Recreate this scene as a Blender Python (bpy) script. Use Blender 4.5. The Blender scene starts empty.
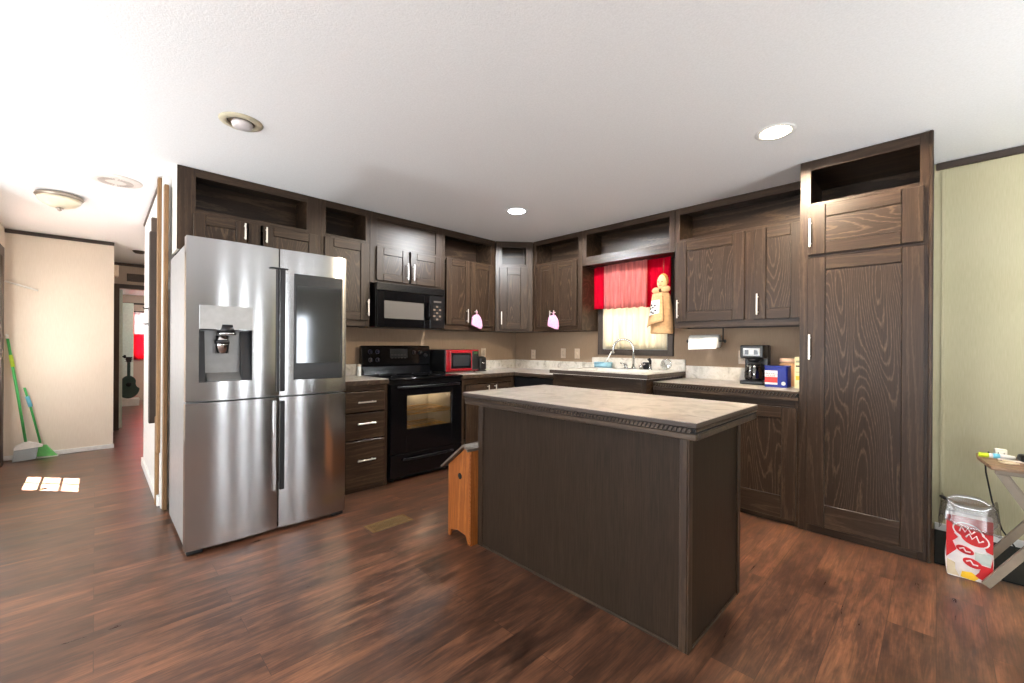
import bpy, bmesh, math, random
from mathutils import Vector, Matrix
random.seed(7)
SC = bpy.context.scene
COL = SC.collection
PI = math.pi

# ------------------------------------------------------------------ camera
F_PX = 421.42; ANG = math.radians(45.324); ROLL = 0.00651; EYE = 1.21
Fv = Vector((-math.sin(ANG), math.cos(ANG), 0)); Rv = Vector((math.cos(ANG), math.sin(ANG), 0)); Uv = Vector((0, 0, 1))
Xc = Rv*math.cos(ROLL) + Uv*math.sin(ROLL); Yc = -Rv*math.sin(ROLL) + Uv*math.cos(ROLL); Zc = -Fv
cd = bpy.data.cameras.new('camera'); cam = bpy.data.objects.new('camera', cd); COL.objects.link(cam)
M = Matrix((Xc, Yc, Zc)).transposed().to_4x4(); M.translation = (0, 0, EYE); cam.matrix_world = M
cd.sensor_width = 36; cd.lens = F_PX/1024*36; cd.shift_y = 3.97/1024; cd.clip_start = .02
SC.camera = cam

# ------------------------------------------------------------------ world, sun, daylight, exposure
W = bpy.data.worlds.new('daylight_sky'); SC.world = W; W.use_nodes = True
bg = W.node_tree.nodes['Background']; bg.inputs[0].default_value = (.86, .93, 1, 1); bg.inputs[1].default_value = 3.0
vs = SC.view_settings; vs.view_transform = 'Standard'; vs.look = 'None'; vs.gamma = 1; vs.use_curve_mapping = False
vs.exposure = 0.12

def lamp(name, kind, loc, energy, color=(1, 1, 1), direction=None, **kw):
    l = bpy.data.lights.new(name, kind); l.energy = energy; l.color = color
    for k, v in kw.items(): setattr(l, k, v)
    o = bpy.data.objects.new(name, l); COL.objects.link(o); o.location = loc
    if direction is not None: o.rotation_euler = Vector(direction).to_track_quat('-Z', 'Y').to_euler()
    return o
for lx, ly, le in ((1.35, 2.5, 36), (1.4, -1.6, 30), (-1.2, -2.0, 27), (-3.4, -1.5, 52)):   # added unseen fill lights aimed up to brighten the ceiling
    lamp('ceiling_fill_light', 'AREA', (lx, ly, .6), le, (.90, .96, 1), (0, 0, 1), shape='DISK', size=.35, spread=math.radians(170))
lamp('sun', 'SUN', (-8, -3, 6), 190, (1, .97, .93), (.75*.447, .66*.447, -.894), angle=.006)
def daylight(name, loc, d, sx, sy, e, col=(.93, .97, 1)):
    lamp(name, 'AREA', loc, e, col, d, shape='RECTANGLE', size=sx, size_y=sy)
for yy, ww, z0, z1 in ((1.35, .34, .4, 2.0), (2.35, .34, .4, 2.0), (3.13, .24, .3, 1.8)):
    daylight('daylight_side', (3.66, yy, (z0+z1)/2), (-1, 0, 0), ww, z1-z0, 16*ww/.34)
daylight('rear_fill', (-2.6, -3.26, 1.25), (0, 1, 0), 1.7, 1.7, 120)  # both rear area lights are added fill for the cabinet fronts
daylight('rear_fill', (1.2, -3.26, 1.25), (0, 1, 0), 1.9, 1.7, 120)
daylight('daylight_entry', (-5.915, -.69, 1.22), (0, 1, 0), .46, 1.1, 7)
daylight('daylight_sink', (-2.23, 4.2, 1.62), (0, -1, 0), .8, .95, 6.5, (1, .98, .94))
daylight('daylight_far_room', (-12.2, 1.08, 1.4), (1, 0, 0), 1.0, .95, 90)
lamp('bedroom_fill', 'POINT', (-10.2, 1.7, 2.0), 45, (1, .95, .88), shadow_soft_size=.15)  # added out of view to brighten the far room
lamp('hall_fill', 'POINT', (-6.9, .85, 2.1), 5, (1, .93, .84), shadow_soft_size=.1)  # added out of view to brighten the hall

# ------------------------------------------------------------------ materials
MATS = {}
def srgb(r, g, b):
    f = lambda c: (c/255/12.92 if c/255 <= .04045 else ((c/255+.055)/1.055)**2.4)
    return (f(r), f(g), f(b), 1)
class NT:
    def __init__(s, name):
        s.m = bpy.data.materials.new(name); s.m.use_nodes = True; s.t = s.m.node_tree
        s.b = s.t.nodes['Principled BSDF']; MATS[name] = s.m
    def n(s, kind, **kw):
        nd = s.t.nodes.new(kind)
        for k, v in kw.items():
            if k.startswith('i_'):
                key = k[2:]; nd.inputs[int(key) if key.isdigit() else key].default_value = v
            else: setattr(nd, k, v)
        return nd
    def l(s, a, b): s.t.links.new(a, b)
    def ramp(s, fac, stops):
        r = s.n('ShaderNodeValToRGB'); e = r.color_ramp.elements
        while len(e) < len(stops): e.new(.5)
        for el, (p, c) in zip(e, stops): el.position = p; el.color = c
        s.l(fac, r.inputs[0]); return r.outputs[0]
    def coords(s, scale, rot=(0, 0, 0), rnd=True):
        tc = s.n('ShaderNodeTexCoord'); mp = s.n('ShaderNodeMapping')
        mp.inputs['Scale'].default_value = scale; mp.inputs['Rotation'].default_value = rot
        if rnd:
            oi = s.n('ShaderNodeObjectInfo'); mu = s.n('ShaderNodeMath', operation='MULTIPLY', i_1=7.3)
            s.l(oi.outputs['Random'], mu.inputs[0]); ad = s.n('ShaderNodeVectorMath', operation='ADD')
            s.l(tc.outputs['Object'], ad.inputs[0]); s.l(mu.outputs[0], ad.inputs[1]); s.l(ad.outputs[0], mp.inputs[0])
        else: s.l(tc.outputs['Object'], mp.inputs[0])
        return mp.outputs[0]
    def bump(s, h, strength, dist=.002):
        b = s.n('ShaderNodeBump'); b.inputs['Strength'].default_value = strength; b.inputs['Distance'].default_value = dist
        s.l(h, b.inputs['Height']); s.l(b.outputs[0], s.b.inputs['Normal'])
def plain(name, rgb, rough=.5, metal=0, spec=.5, var=.06, vscale=30, bump=0, coat=0, **extra):
    k = NT(name); c = srgb(*rgb)
    no = k.n('ShaderNodeTexNoise', i_Scale=vscale, i_Detail=3.0); k.l(k.coords((1, 1, 1)), no.inputs['Vector'])
    lo = tuple(v*(1-var) for v in c[:3])+(1,); hi = tuple(min(1, v*(1+var)) for v in c[:3])+(1,)
    k.l(k.ramp(no.outputs['Fac'], [(.3, lo), (.7, hi)]), k.b.inputs['Base Color'])
    k.b.inputs['Roughness'].default_value = rough; k.b.inputs['Metallic'].default_value = metal
    k.b.inputs['Specular IOR Level'].default_value = spec
    k.b.inputs['Coat Weight'].default_value = coat
    if bump: k.bump(no.outputs['Fac'], bump)
    for kk, v in extra.items(): k.b.inputs[kk].default_value = v
    return k.m
def oak(name, dark, light, axis='Z', across=9, along=1.1, rings=9, amount=.5, rough=.38, thin=.5, spec=.3):
    """stained oak: contour lines of a stretched noise (cathedral figure) plus fine pores"""
    k = NT(name); sc = [across]*3; sc['XYZ'.index(axis)] = along
    v = k.coords(tuple(sc)); no = k.n('ShaderNodeTexNoise', i_Scale=.55, i_Detail=1.5, i_Roughness=.45); k.l(v, no.inputs['Vector'])
    sj = [120]*3; sj['XYZ'.index(axis)] = 26
    jn = k.n('ShaderNodeTexNoise', i_Scale=1.0, i_Detail=2.0); k.l(k.coords(tuple(sj)), jn.inputs['Vector'])
    ja = k.n('ShaderNodeMath', operation='MULTIPLY_ADD', i_1=.55/rings); k.l(jn.outputs['Fac'], ja.inputs[0]); k.l(no.outputs['Fac'], ja.inputs[2])
    mu = k.n('ShaderNodeMath', operation='MULTIPLY', i_1=float(rings)); k.l(ja.outputs[0], mu.inputs[0])
    fr = k.n('ShaderNodeMath', operation='FRACT'); k.l(mu.outputs[0], fr.inputs[0])
    d, li = srgb(*dark), srgb(*light)
    mix = tuple(a+(b-a)*amount for a, b in zip(d, li))
    fig = k.ramp(fr.outputs[0], [(0, d), (.5-.3*thin, d), (.62, mix), (.8, d), (1, d)])
    sp = [240]*3; sp['XYZ'.index(axis)] = 7
    v2 = k.coords(tuple(sp)); po = k.n('ShaderNodeTexNoise', i_Scale=1.0, i_Detail=2.0); k.l(v2, po.inputs['Vector'])
    pr = k.ramp(po.outputs['Fac'], [(.35, (.72, .72, .72, 1)), (.7, (1.25, 1.25, 1.25, 1))])
    bl = k.n('ShaderNodeMix', data_type='RGBA', blend_type='MULTIPLY'); bl.inputs[0].default_value = 1
    k.l(fig, bl.inputs[6]); k.l(pr, bl.inputs[7]); k.l(bl.outputs[2], k.b.inputs['Base Color'])
    k.b.inputs['Roughness'].default_value = rough; k.b.inputs['Specular IOR Level'].default_value = spec
    k.bump(po.outputs['Fac'], .12, .001)
    return k.m
DK, LT = (51, 37, 26), (150, 122, 96)
oak('oak_vertical', DK, LT, 'Z', 16, 1.0, 9, .10)
oak('oak_horizontal', DK, LT, 'X', 16, 1.0, 9, .10)
oak('oak_panel', (46, 33, 23), LT, 'Z', 8, 1.0, 44, .19, thin=.3)
oak('oak_panel_horizontal', (46, 33, 23), LT, 'X', 8, 1.0, 44, .2, thin=.3)
oak('oak_carcass', (46, 33, 23), LT, 'X', 12, 1.0, 6, .15)
oak('oak_veneer', (46, 35, 26), (76, 58, 44), 'Z', 14, .6, 5, .12, rough=.45, spec=.15)
oak('oak_trim', (58, 46, 36), (110, 90, 70), 'X', 14, 1, 6, .3)
oak('pine_board', (134, 102, 70), (164, 130, 92), 'Z', 12, .8, 6, .6, rough=.6)
oak('birdhouse_pine', (140, 78, 32), (168, 102, 50), 'Z', 12, 1.1, 6, .6, rough=.45)
oak('birdhouse_roof', (92, 80, 70), (130, 118, 105), 'Y', 14, 1, 6, .5, rough=.6)
oak('table_ash', (118, 94, 74), (156, 130, 106), 'X', 12, 1, 7, .6, rough=.5)

def floor_layer():
    k = NT('laminate_floor')
    tc = k.n('ShaderNodeTexCoord'); mp = k.n('ShaderNodeMapping'); mp.inputs['Rotation'].default_value = (0, 0, PI/2)
    k.l(tc.outputs['Object'], mp.inputs[0])
    br = k.n('ShaderNodeTexBrick', offset=.37, i_Scale=1.0); br.inputs['Brick Width'].default_value = 1.25; br.inputs['Row Height'].default_value = .155
    br.inputs['Mortar Size'].default_value = .0012; br.inputs['Mortar Smooth'].default_value = .3
    br.inputs['Color1'].default_value = (0, 0, 0, 1); br.inputs['Color2'].default_value = (1, 1, 1, 1); br.inputs['Mortar'].default_value = (.2, .2, .2, 1)
    k.l(mp.outputs[0], br.inputs['Vector'])
    ad = k.n('ShaderNodeVectorMath', operation='MULTIPLY_ADD'); k.l(br.outputs['Color'], ad.inputs[0]); ad.inputs[1].default_value = (31, 17, 9)
    m2 = k.n('ShaderNodeMapping'); m2.inputs['Scale'].default_value = (13, 1.6, 1); k.l(tc.outputs['Object'], m2.inputs[0]); k.l(m2.outputs[0], ad.inputs[2])
    no = k.n('ShaderNodeTexNoise', i_Scale=1.6, i_Detail=10.0, i_Roughness=.68); no.inputs['Distortion'].default_value = .5; k.l(ad.outputs[0], no.inputs['Vector'])
    m3 = k.n('ShaderNodeMapping'); m3.inputs['Scale'].default_value = (190, 7, 1); k.l(tc.outputs['Object'], m3.inputs[0])
    n2 = k.n('ShaderNodeTexNoise', i_Scale=1.0, i_Detail=3.0); k.l(m3.outputs[0], n2.inputs['Vector'])
    a = k.ramp(no.outputs['Fac'], [(.28, srgb(48, 30, 23)), (.45, srgb(86, 57, 43)), (.6, srgb(122, 82, 59)), (.78, srgb(154, 110, 82))])
    pl = k.ramp(br.outputs['Color'], [(0, (.68, .68, .70, 1)), (1, (1.18, 1.15, 1.12, 1))])
    b1 = k.n('ShaderNodeMix', data_type='RGBA', blend_type='MULTIPLY'); b1.inputs[0].default_value = 1; k.l(a, b1.inputs[6]); k.l(pl, b1.inputs[7])
    st = k.ramp(n2.outputs['Fac'], [(.3, (.66, .66, .66, 1)), (.7, (1.2, 1.2, 1.2, 1))])
    b2 = k.n('ShaderNodeMix', data_type='RGBA', blend_type='MULTIPLY'); b2.inputs[0].default_value = 1; k.l(b1.outputs[2], b2.inputs[6]); k.l(st, b2.inputs[7])
    m4 = k.n('ShaderNodeMapping'); m4.inputs['Scale'].default_value = (5, 2.2, 1); k.l(tc.outputs['Object'], m4.inputs[0])
    a4 = k.n('ShaderNodeVectorMath', operation='MULTIPLY_ADD'); k.l(br.outputs['Color'], a4.inputs[0]); a4.inputs[1].default_value = (13, 29, 5); k.l(m4.outputs[0], a4.inputs[2])
    n4 = k.n('ShaderNodeTexNoise', i_Scale=1.5, i_Detail=6.0, i_Roughness=.6); k.l(a4.outputs[0], n4.inputs['Vector'])
    bl = k.ramp(n4.outputs['Fac'], [(.34, (.50, .48, .47, 1)), (.5, (1, 1, 1, 1)), (.7, (1.22, 1.2, 1.17, 1))])
    b3 = k.n('ShaderNodeMix', data_type='RGBA', blend_type='MULTIPLY'); b3.inputs[0].default_value = 1; k.l(b2.outputs[2], b3.inputs[6]); k.l(bl, b3.inputs[7]); b2 = b3
    mo = k.n('ShaderNodeMix', data_type='RGBA'); k.l(br.outputs['Fac'], mo.inputs[0]); k.l(b2.outputs[2], mo.inputs[6]); mo.inputs[7].default_value = srgb(58, 36, 26)
    k.l(mo.outputs[2], k.b.inputs['Base Color'])
    rr = k.ramp(no.outputs['Fac'], [(.3, (.27, .27, .27, 1)), (.7, (.40, .40, .40, 1))]); k.l(rr, k.b.inputs['Roughness'])
    k.b.inputs['Specular IOR Level'].default_value = .6; k.b.inputs['Coat Weight'].default_value = .25; k.b.inputs['Coat Roughness'].default_value = .3
    k.bump(n2.outputs['Fac'], .08, .001)
floor_layer()

def ceiling_mat():
    k = NT('ceiling_stipple'); v = k.coords((1, 1, 1), rnd=False)
    no = k.n('ShaderNodeTexNoise', i_Scale=120.0, i_Detail=4.0, i_Roughness=.7); k.l(v, no.inputs['Vector'])
    k.l(k.ramp(no.outputs['Fac'], [(.3, srgb(232, 231, 229)), (.7, srgb(243, 242, 241))]), k.b.inputs['Base Color'])
    k.b.inputs['Roughness'].default_value = .9; k.bump(no.outputs['Fac'], .35, .004)
ceiling_mat()
def wallpaper(name, lo, hi, weave=260):
    k = NT(name); v = k.coords((1, 1, 1), rnd=False)
    m = k.n('ShaderNodeMapping'); m.inputs['Scale'].default_value = (weave, weave, 14); k.l(v, m.inputs[0])
    no = k.n('ShaderNodeTexNoise', i_Scale=1.0, i_Detail=2.0); k.l(m.outputs[0], no.inputs['Vector'])
    n2 = k.n('ShaderNodeTexNoise', i_Scale=2.2, i_Detail=3.0); k.l(v, n2.inputs['Vector'])
    mx = k.n('ShaderNodeMix', data_type='FLOAT', i_0=.45); k.l(no.outputs['Fac'], mx.inputs[2]); k.l(n2.outputs['Fac'], mx.inputs[3])
    k.l(k.ramp(mx.outputs[0], [(.3, srgb(*lo)), (.7, srgb(*hi))]), k.b.inputs['Base Color'])
    k.b.inputs['Roughness'].default_value = .75; k.bump(no.outputs['Fac'], .12, .001)
wallpaper('wall_tan', (150, 126, 102), (170, 146, 122))
wallpaper('wall_yellow', (186, 178, 142), (202, 194, 160))
wallpaper('wall_cream', (222, 208, 190), (234, 222, 206))
wallpaper('wall_beige', (150, 146, 140), (164, 160, 154))
wallpaper('wall_far', (176, 160, 146), (192, 176, 160))

def laminate(name, cols, scale=6, rough=.28):
    k = NT(name); v = k.coords((1, 1, 1))
    no = k.n('ShaderNodeTexNoise', i_Scale=float(scale), i_Detail=8.0, i_Roughness=.65); no.inputs['Distortion'].default_value = 1.3; k.l(v, no.inputs['Vector'])
    n = len(cols); k.l(k.ramp(no.outputs['Fac'], [(.3+.42*i/(n-1), srgb(*c)) for i, c in enumerate(cols)]), k.b.inputs['Base Color'])
    k.b.inputs['Roughness'].default_value = rough
laminate('counter_laminate', [(124, 114, 104), (162, 152, 142), (186, 177, 168), (148, 137, 126)])
laminate('splash_laminate', [(156, 146, 130), (206, 198, 184), (222, 215, 204), (188, 174, 154)], 11)

def steel(name, col, rough, aniso=.75):
    k = NT(name); k.b.inputs['Metallic'].default_value = 1
    v = k.coords((3, 3, 420)); no = k.n('ShaderNodeTexNoise', i_Scale=1.0, i_Detail=2.0); k.l(v, no.inputs['Vector'])
    c = srgb(*col); k.l(k.ramp(no.outputs['Fac'], [(.3, tuple(x*.94 for x in c[:3])+(1,)), (.7, c)]), k.b.inputs['Base Color'])
    k.b.inputs['Roughness'].default_value = rough; k.b.inputs['Anisotropic'].default_value = aniso
    k.b.inputs['Anisotropic Rotation'].default_value = .25
    tg = k.n('ShaderNodeTangent', direction_type='RADIAL', axis='Z'); k.l(tg.outputs[0], k.b.inputs['Tangent'])
steel('stainless', (198, 198, 199), .16, .85)
plain('stainless_side', (178, 178, 178), .42, .55)
plain('dispenser_grey', (138, 138, 138), .35, .4)
plain('handle_nickel', (222, 216, 206), .42, .7)
plain('chrome', (214, 214, 214), .14, 1)
plain('dark_metal', (52, 52, 54), .35, .7)
plain('screen_frame', (40, 41, 44), .25)
plain('screen_glass', (112, 114, 117), .08, 1, var=.02)
plain('appliance_black', (7, 7, 9), .14, spec=.35)
plain('appliance_black_satin', (10, 10, 12), .3, spec=.35)
plain('black_plastic', (13, 13, 14), .35)
plain('rubber_black', (16, 16, 17), .7)
plain('dark_slot', (10, 9, 9), .8)
plain('oven_glass', (70, 56, 38), .08, spec=.8, var=.1)
plain('oven_interior', (150, 140, 124), .5, .2)
plain('oven_rack', (190, 150, 90), .3, .8)
plain('micro_window', (96, 90, 84), .3, var=.2, vscale=700)
plain('micro_red', (150, 20, 30), .25, coat=.4)
plain('white_paint', (232, 230, 226), .5)
plain('white_plastic', (228, 225, 218), .4)
plain('outlet_ivory', (226, 208, 186), .4)
plain('socket_shade_and_keys', (120, 105, 92), .5)  # outlet slot shade put into the colour; also brown-grey microwave keys
plain('white_panel_raw', (214, 208, 200), .7)
plain('trim_dark', (58, 46, 38), .5)
plain('casing_brown', (74, 58, 46), .5)
plain('paper_white', (240, 238, 232), .85)
plain('brass_register', (150, 122, 82), .4, .6)
plain('register_slot', (40, 30, 22), .6)
plain('fixture_nickel', (170, 158, 144), .35, .8)
plain('alabaster_glass', (226, 214, 186), .35, var=.15, vscale=9)
plain('vent_white', (222, 212, 204), .5)
plain('vent_slot', (186, 175, 166), .6)
plain('can_baffle', (196, 186, 160), .4)
plain('can_dark', (74, 58, 38), .5)
plain('bulb_glass', (214, 206, 204), .3)
plain('fabric_red', (205, 16, 42), .9, var=.12, vscale=60)
plain('doll_tan', (206, 164, 118), .9, var=.12, vscale=50, bump=.2)
plain('doll_face', (224, 186, 140), .9)
plain('doll_hair', (176, 118, 66), .9, var=.2)
plain('doll_edge', (96, 66, 40), .9)
plain('pink_fabric', (244, 170, 206), .9, var=.22, vscale=90, bump=.3)
plain('can_blue', (8, 32, 128), .4)
plain('label_white', (232, 228, 224), .5)
plain('label_red', (212, 60, 54), .5)
plain('ink_navy', (30, 40, 90), .5)
plain('jar_tan', (206, 160, 116), .35)
plain('jar_lid', (232, 190, 160), .45)
plain('box_cream', (228, 214, 172), .6, var=.1)
plain('box_print', (150, 150, 120), .6)
plain('coffee_glass', (46, 36, 32), .05, spec=.8)
plain('sponge_blue', (150, 196, 214), .5)
plain('green_handle', (70, 176, 92), .4)
plain('green_pan', (112, 200, 110), .45)
plain('lime_label', (196, 224, 60), .5)
plain('blue_clip', (110, 190, 216), .5)
plain('bristle_grey', (160, 166, 166), .9, var=.3, vscale=220)
plain('guitar_green', (48, 66, 58), .35)
plain('door_green_white', (214, 226, 214), .5)
plain('bag_red', (196, 30, 36), .4, bump=.15, var=.1, vscale=14)
plain('bag_white', (236, 230, 228), .45)
plain('bag_yellow', (236, 190, 40), .45)
plain('bag_grey', (186, 196, 190), .5)
plain('table_frame', (134, 122, 106), .45, .1)
plain('lime_plastic', (196, 216, 40), .4)
plain('charger_white', (236, 230, 214), .4)
plain('sheet_dark', (26, 25, 22), .95, var=.3, vscale=200, bump=.3)
plain('ink_dark', (40, 34, 32), .6)
plain('clay_tan', (206, 190, 160), .6)

def emis(name, rgb, strength):
    k = NT(name); c = srgb(*rgb); k.b.inputs['Base Color'].default_value = c
    k.b.inputs['Emission Color'].default_value = c; k.b.inputs['Emission Strength'].default_value = strength
emis('lens_cool', (236, 244, 255), 28); emis('lens_warm', (255, 232, 200), 24)
emis('clock_green', (54, 92, 44), .1)
emis('oven_bulb', (255, 214, 150), 4)
def glass(name, tint=(1, 1, 1), refl=.08, rough=.02):
    k = NT(name); t = k.t; out = t.nodes['Material Output']
    tr = k.n('ShaderNodeBsdfTransparent'); tr.inputs[0].default_value = tint+(1,)
    gl = k.n('ShaderNodeBsdfGlossy'); gl.inputs['Roughness'].default_value = rough
    mx = k.n('ShaderNodeMixShader'); mx.inputs[0].default_value = refl
    k.l(tr.outputs[0], mx.inputs[1]); k.l(gl.outputs[0], mx.inputs[2]); k.l(mx.outputs[0], out.inputs[0])
glass('pane_glass'); glass('oven_pane', (.9, .86, .78), .08); glass('carafe_glass', (.75, .72, .7), .16); glass('clear_bag', (.84, .84, .84), .22, .18)
glass('clear_plate', (.9, .92, .92), .25, .06)
def cloth(name, rgb, trans, alpha=1.0, scale=40, dark=.8):
    k = NT(name); t = k.t; out = t.nodes['Material Output']; c = srgb(*rgb)
    no = k.n('ShaderNodeTexNoise', i_Scale=float(scale), i_Detail=2.0); k.l(k.coords((1, 1, .1)), no.inputs['Vector'])
    col = k.ramp(no.outputs['Fac'], [(.3, tuple(v*dark for v in c[:3])+(1,)), (.7, c)])
    di = k.n('ShaderNodeBsdfDiffuse'); tl = k.n('ShaderNodeBsdfTranslucent'); k.l(col, di.inputs[0]); k.l(col, tl.inputs[0])
    mx = k.n('ShaderNodeMixShader'); mx.inputs[0].default_value = trans; k.l(di.outputs[0], mx.inputs[1]); k.l(tl.outputs[0], mx.inputs[2])
    if alpha < 1:
        tr = k.n('ShaderNodeBsdfTransparent'); m2 = k.n('ShaderNodeMixShader'); m2.inputs[0].default_value = alpha
        k.l(tr.outputs[0], m2.inputs[1]); k.l(mx.outputs[0], m2.inputs[2]); k.l(m2.outputs[0], out.inputs[0])
    else: k.l(mx.outputs[0], out.inputs[0])
cloth('blind_cream', (250, 240, 218), .55, 1.0, 26, .74); cloth('valance_red', (208, 14, 44), .35); cloth('valance_sheer', (242, 150, 148), .5, .85, 45, .62)  # cream and sheer streaks put pleat and fold shade into the colour
cloth('curtain_pink', (236, 60, 84), .55); cloth('curtain_white', (250, 236, 236), .6)

# ------------------------------------------------------------------ mesh helpers
class MB:
    """collects shapes in one bmesh; org is subtracted so world coordinates can be given for a thing at org"""
    def __init__(s, org=(0, 0, 0)):
        s.bm = bmesh.new(); s.org = Vector(org); s.mats = []
    def mi(s, mat):
        if mat not in s.mats: s.mats.append(mat)
        return s.mats.index(mat)
    def _fin(s, verts, faces, mat, smooth=False):
        i = s.mi(mat)
        for f in faces: f.material_index = i; f.smooth = smooth
    def box(s, x0, x1, y0, y1, z0, z1, mat, bev=0, seg=1):
        r = bmesh.ops.create_cube(s.bm, size=1); vs_ = r['verts']
        for v in vs_:
            v.co = Vector((x0+(v.co.x+.5)*(x1-x0), y0+(v.co.y+.5)*(y1-y0), z0+(v.co.z+.5)*(z1-z0)))
        fs = list({f for v in vs_ for f in v.link_faces}); s._fin(vs_, fs, mat)
        if bev:
            es = list({e for v in vs_ for e in v.link_edges})
            rr = bmesh.ops.bevel(s.bm, geom=es, offset=min(bev, .45*min(abs(x1-x0), abs(y1-y0), abs(z1-z0))), segments=seg, affect='EDGES', profile=.5)
            s._fin(None, rr['faces'], mat, seg > 1)
        return s
    def prism(s, pts, axis, a0, a1, mat, bev=0, seg=1):
        """pts: 2D outline; axis 'x': (y,z), 'y': (x,z), 'z': (x,y)"""
        def P(p, a): return Vector({'x': (a, p[0], p[1]), 'y': (p[0], a, p[1]), 'z': (p[0], p[1], a)}[axis])
        A = [s.bm.verts.new(P(p, a0)) for p in pts]; B = [s.bm.verts.new(P(p, a1)) for p in pts]; n = len(pts); fs = []
        fs.append(s.bm.faces.new(A)); fs.append(s.bm.faces.new(B[::-1]))
        for i in range(n): fs.append(s.bm.faces.new((A[i], B[i], B[(i+1) % n], A[(i+1) % n])))
        bmesh.ops.recalc_face_normals(s.bm, faces=fs); s._fin(None, fs, mat)
        if bev:
            es = list({e for f in fs[:2] for e in f.edges})
            rr = bmesh.ops.bevel(s.bm, geom=es, offset=bev, segments=seg, affect='EDGES', profile=.5); s._fin(None, rr['faces'], mat, seg > 1)
        return s
    def tube(s, pts, r, mat, seg=10, closed=False):
        pts = [Vector(p) for p in pts]; n = len(pts); rings = []; rad = r if isinstance(r, (list, tuple)) else [r]*n
        prev = None
        for i, p in enumerate(pts):
            a = pts[(i-1) % n] if (closed or i) else p; b = pts[(i+1) % n] if (closed or i < n-1) else p
            t = (b-a).normalized()
            if prev is None:
                u = t.cross(Vector((0, 0, 1)));
                if u.length < .1: u = t.cross(Vector((1, 0, 0)))
                u.normalize()
            else: u = (prev - t*prev.dot(t)).normalized()
            prev = u; w = t.cross(u)
            rings.append([s.bm.verts.new(p+(u*math.cos(2*PI*k/seg)+w*math.sin(2*PI*k/seg))*rad[i]) for k in range(seg)])
        fs = []
        for i in range(n if closed else n-1):
            A, B = rings[i], rings[(i+1) % n]
            for k in range(seg): fs.append(s.bm.faces.new((A[k], A[(k+1) % seg], B[(k+1) % seg], B[k])))
        s._fin(None, fs, mat, True)
        if not closed:
            c = [s.bm.faces.new(rings[0][::-1]), s.bm.faces.new(rings[-1])]; s._fin(None, c, mat); fs += c
        bmesh.ops.recalc_face_normals(s.bm, faces=fs)
        return s
    def lathe(s, prof, c, mat, seg=24, axis='z', sx=1, sy=1, smooth=True, cap=True):
        c = Vector(c); rings = []; fs = []
        def P(r, a, z):
            x, y = r*math.cos(a)*sx, r*math.sin(a)*sy
            return c + Vector({'z': (x, y, z), 'x': (z, x, y), 'y': (x, z, y)}[axis])
        for r, z in prof:
            rings.append([s.bm.verts.new(P(r, 0, z))] if r < 1e-6 else [s.bm.verts.new(P(r, 2*PI*k/seg, z)) for k in range(seg)])
        for A, B in zip(rings, rings[1:]):
            for k in range(seg):
                j = (k+1) % seg
                if len(A) == 1 and len(B) == 1: continue
                if len(A) == 1: fs.append(s.bm.faces.new((A[0], B[j], B[k])))
                elif len(B) == 1: fs.append(s.bm.faces.new((A[k], A[j], B[0])))
                else: fs.append(s.bm.faces.new((A[k], A[j], B[j], B[k])))
        for R in (rings[0], rings[-1]):
            if cap and len(R) > 2: fs.append(s.bm.faces.new(R))
        bmesh.ops.recalc_face_normals(s.bm, faces=fs); s._fin(None, fs, mat, smooth)
        if smooth:
            for f in fs:
                if len(f.verts) > 4: f.smooth = False
        return s
    def ball(s, c, r, mat, sc=(1, 1, 1), seg=16):
        rr = bmesh.ops.create_uvsphere(s.bm, u_segments=seg, v_segments=max(6, seg//2), radius=1)
        for v in rr['verts']: v.co = Vector(c)+Vector((v.co.x*r*sc[0], v.co.y*r*sc[1], v.co.z*r*sc[2]))
        s._fin(None, list({f for v in rr['verts'] for f in v.link_faces}), mat, True); return s
    def grid(s, fn, nu, nv, mat, smooth=True):
        V = [[s.bm.verts.new(Vector(fn(i/nu, j/nv))) for j in range(nv+1)] for i in range(nu+1)]
        fs = [s.bm.faces.new((V[i][j], V[i+1][j], V[i+1][j+1], V[i][j+1])) for i in range(nu) for j in range(nv)]
        s._fin(None, fs, mat, smooth); return s
    def build(s, name, parent=None, loc=None):
        for v in s.bm.verts: v.co -= s.org
        me = bpy.data.meshes.new(name); s.bm.to_mesh(me); s.bm.free()
        for m in s.mats: me.materials.append(MATS[m])
        o = bpy.data.objects.new(name, me); COL.objects.link(o)
        if parent is not None: o.parent = parent
        elif loc is not None: o.location = loc
        else: o.location = s.org
        return o
def thing(name, label, cat, loc=(0, 0, 0), rz=0, group=None):
    o = bpy.data.objects.new(name, None); COL.objects.link(o); o.empty_display_size = .1
    o.location = loc; o.rotation_euler = (0, 0, rz); return tag(o, label, cat, group)
def tag(o, label, cat, group=None):
    o['label'] = label; o['category'] = cat
    if group: o['group'] = group
    return o
def struct(o): o['kind'] = 'structure'; return o
def solid(o, t, off=0):
    m = o.modifiers.new('thickness', 'SOLIDIFY'); m.thickness = t; m.offset = off; return o
def dup_tree(o, parent=None):
    c = o.copy(); COL.objects.link(c)
    if parent is not None: c.parent = parent
    for ch in [x for x in bpy.data.objects if x.parent == o]: dup_tree(ch, c)
    return c
def text_part(name, body, size, mat, parent, loc, rot, depth=.0006):
    cu = bpy.data.curves.new(name, 'FONT'); cu.body = body; cu.size = size; cu.extrude = depth; cu.align_x = 'CENTER'; cu.align_y = 'CENTER'
    tmp = bpy.data.objects.new(name, cu); COL.objects.link(tmp)
    dg = bpy.context.evaluated_depsgraph_get(); me = bpy.data.meshes.new_from_object(tmp.evaluated_get(dg))
    bpy.data.objects.remove(tmp); me.materials.clear(); me.materials.append(MATS[mat])
    o = bpy.data.objects.new(name, me); COL.objects.link(o); o.parent = parent; o.location = loc; o.rotation_euler = rot
    return o

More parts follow.
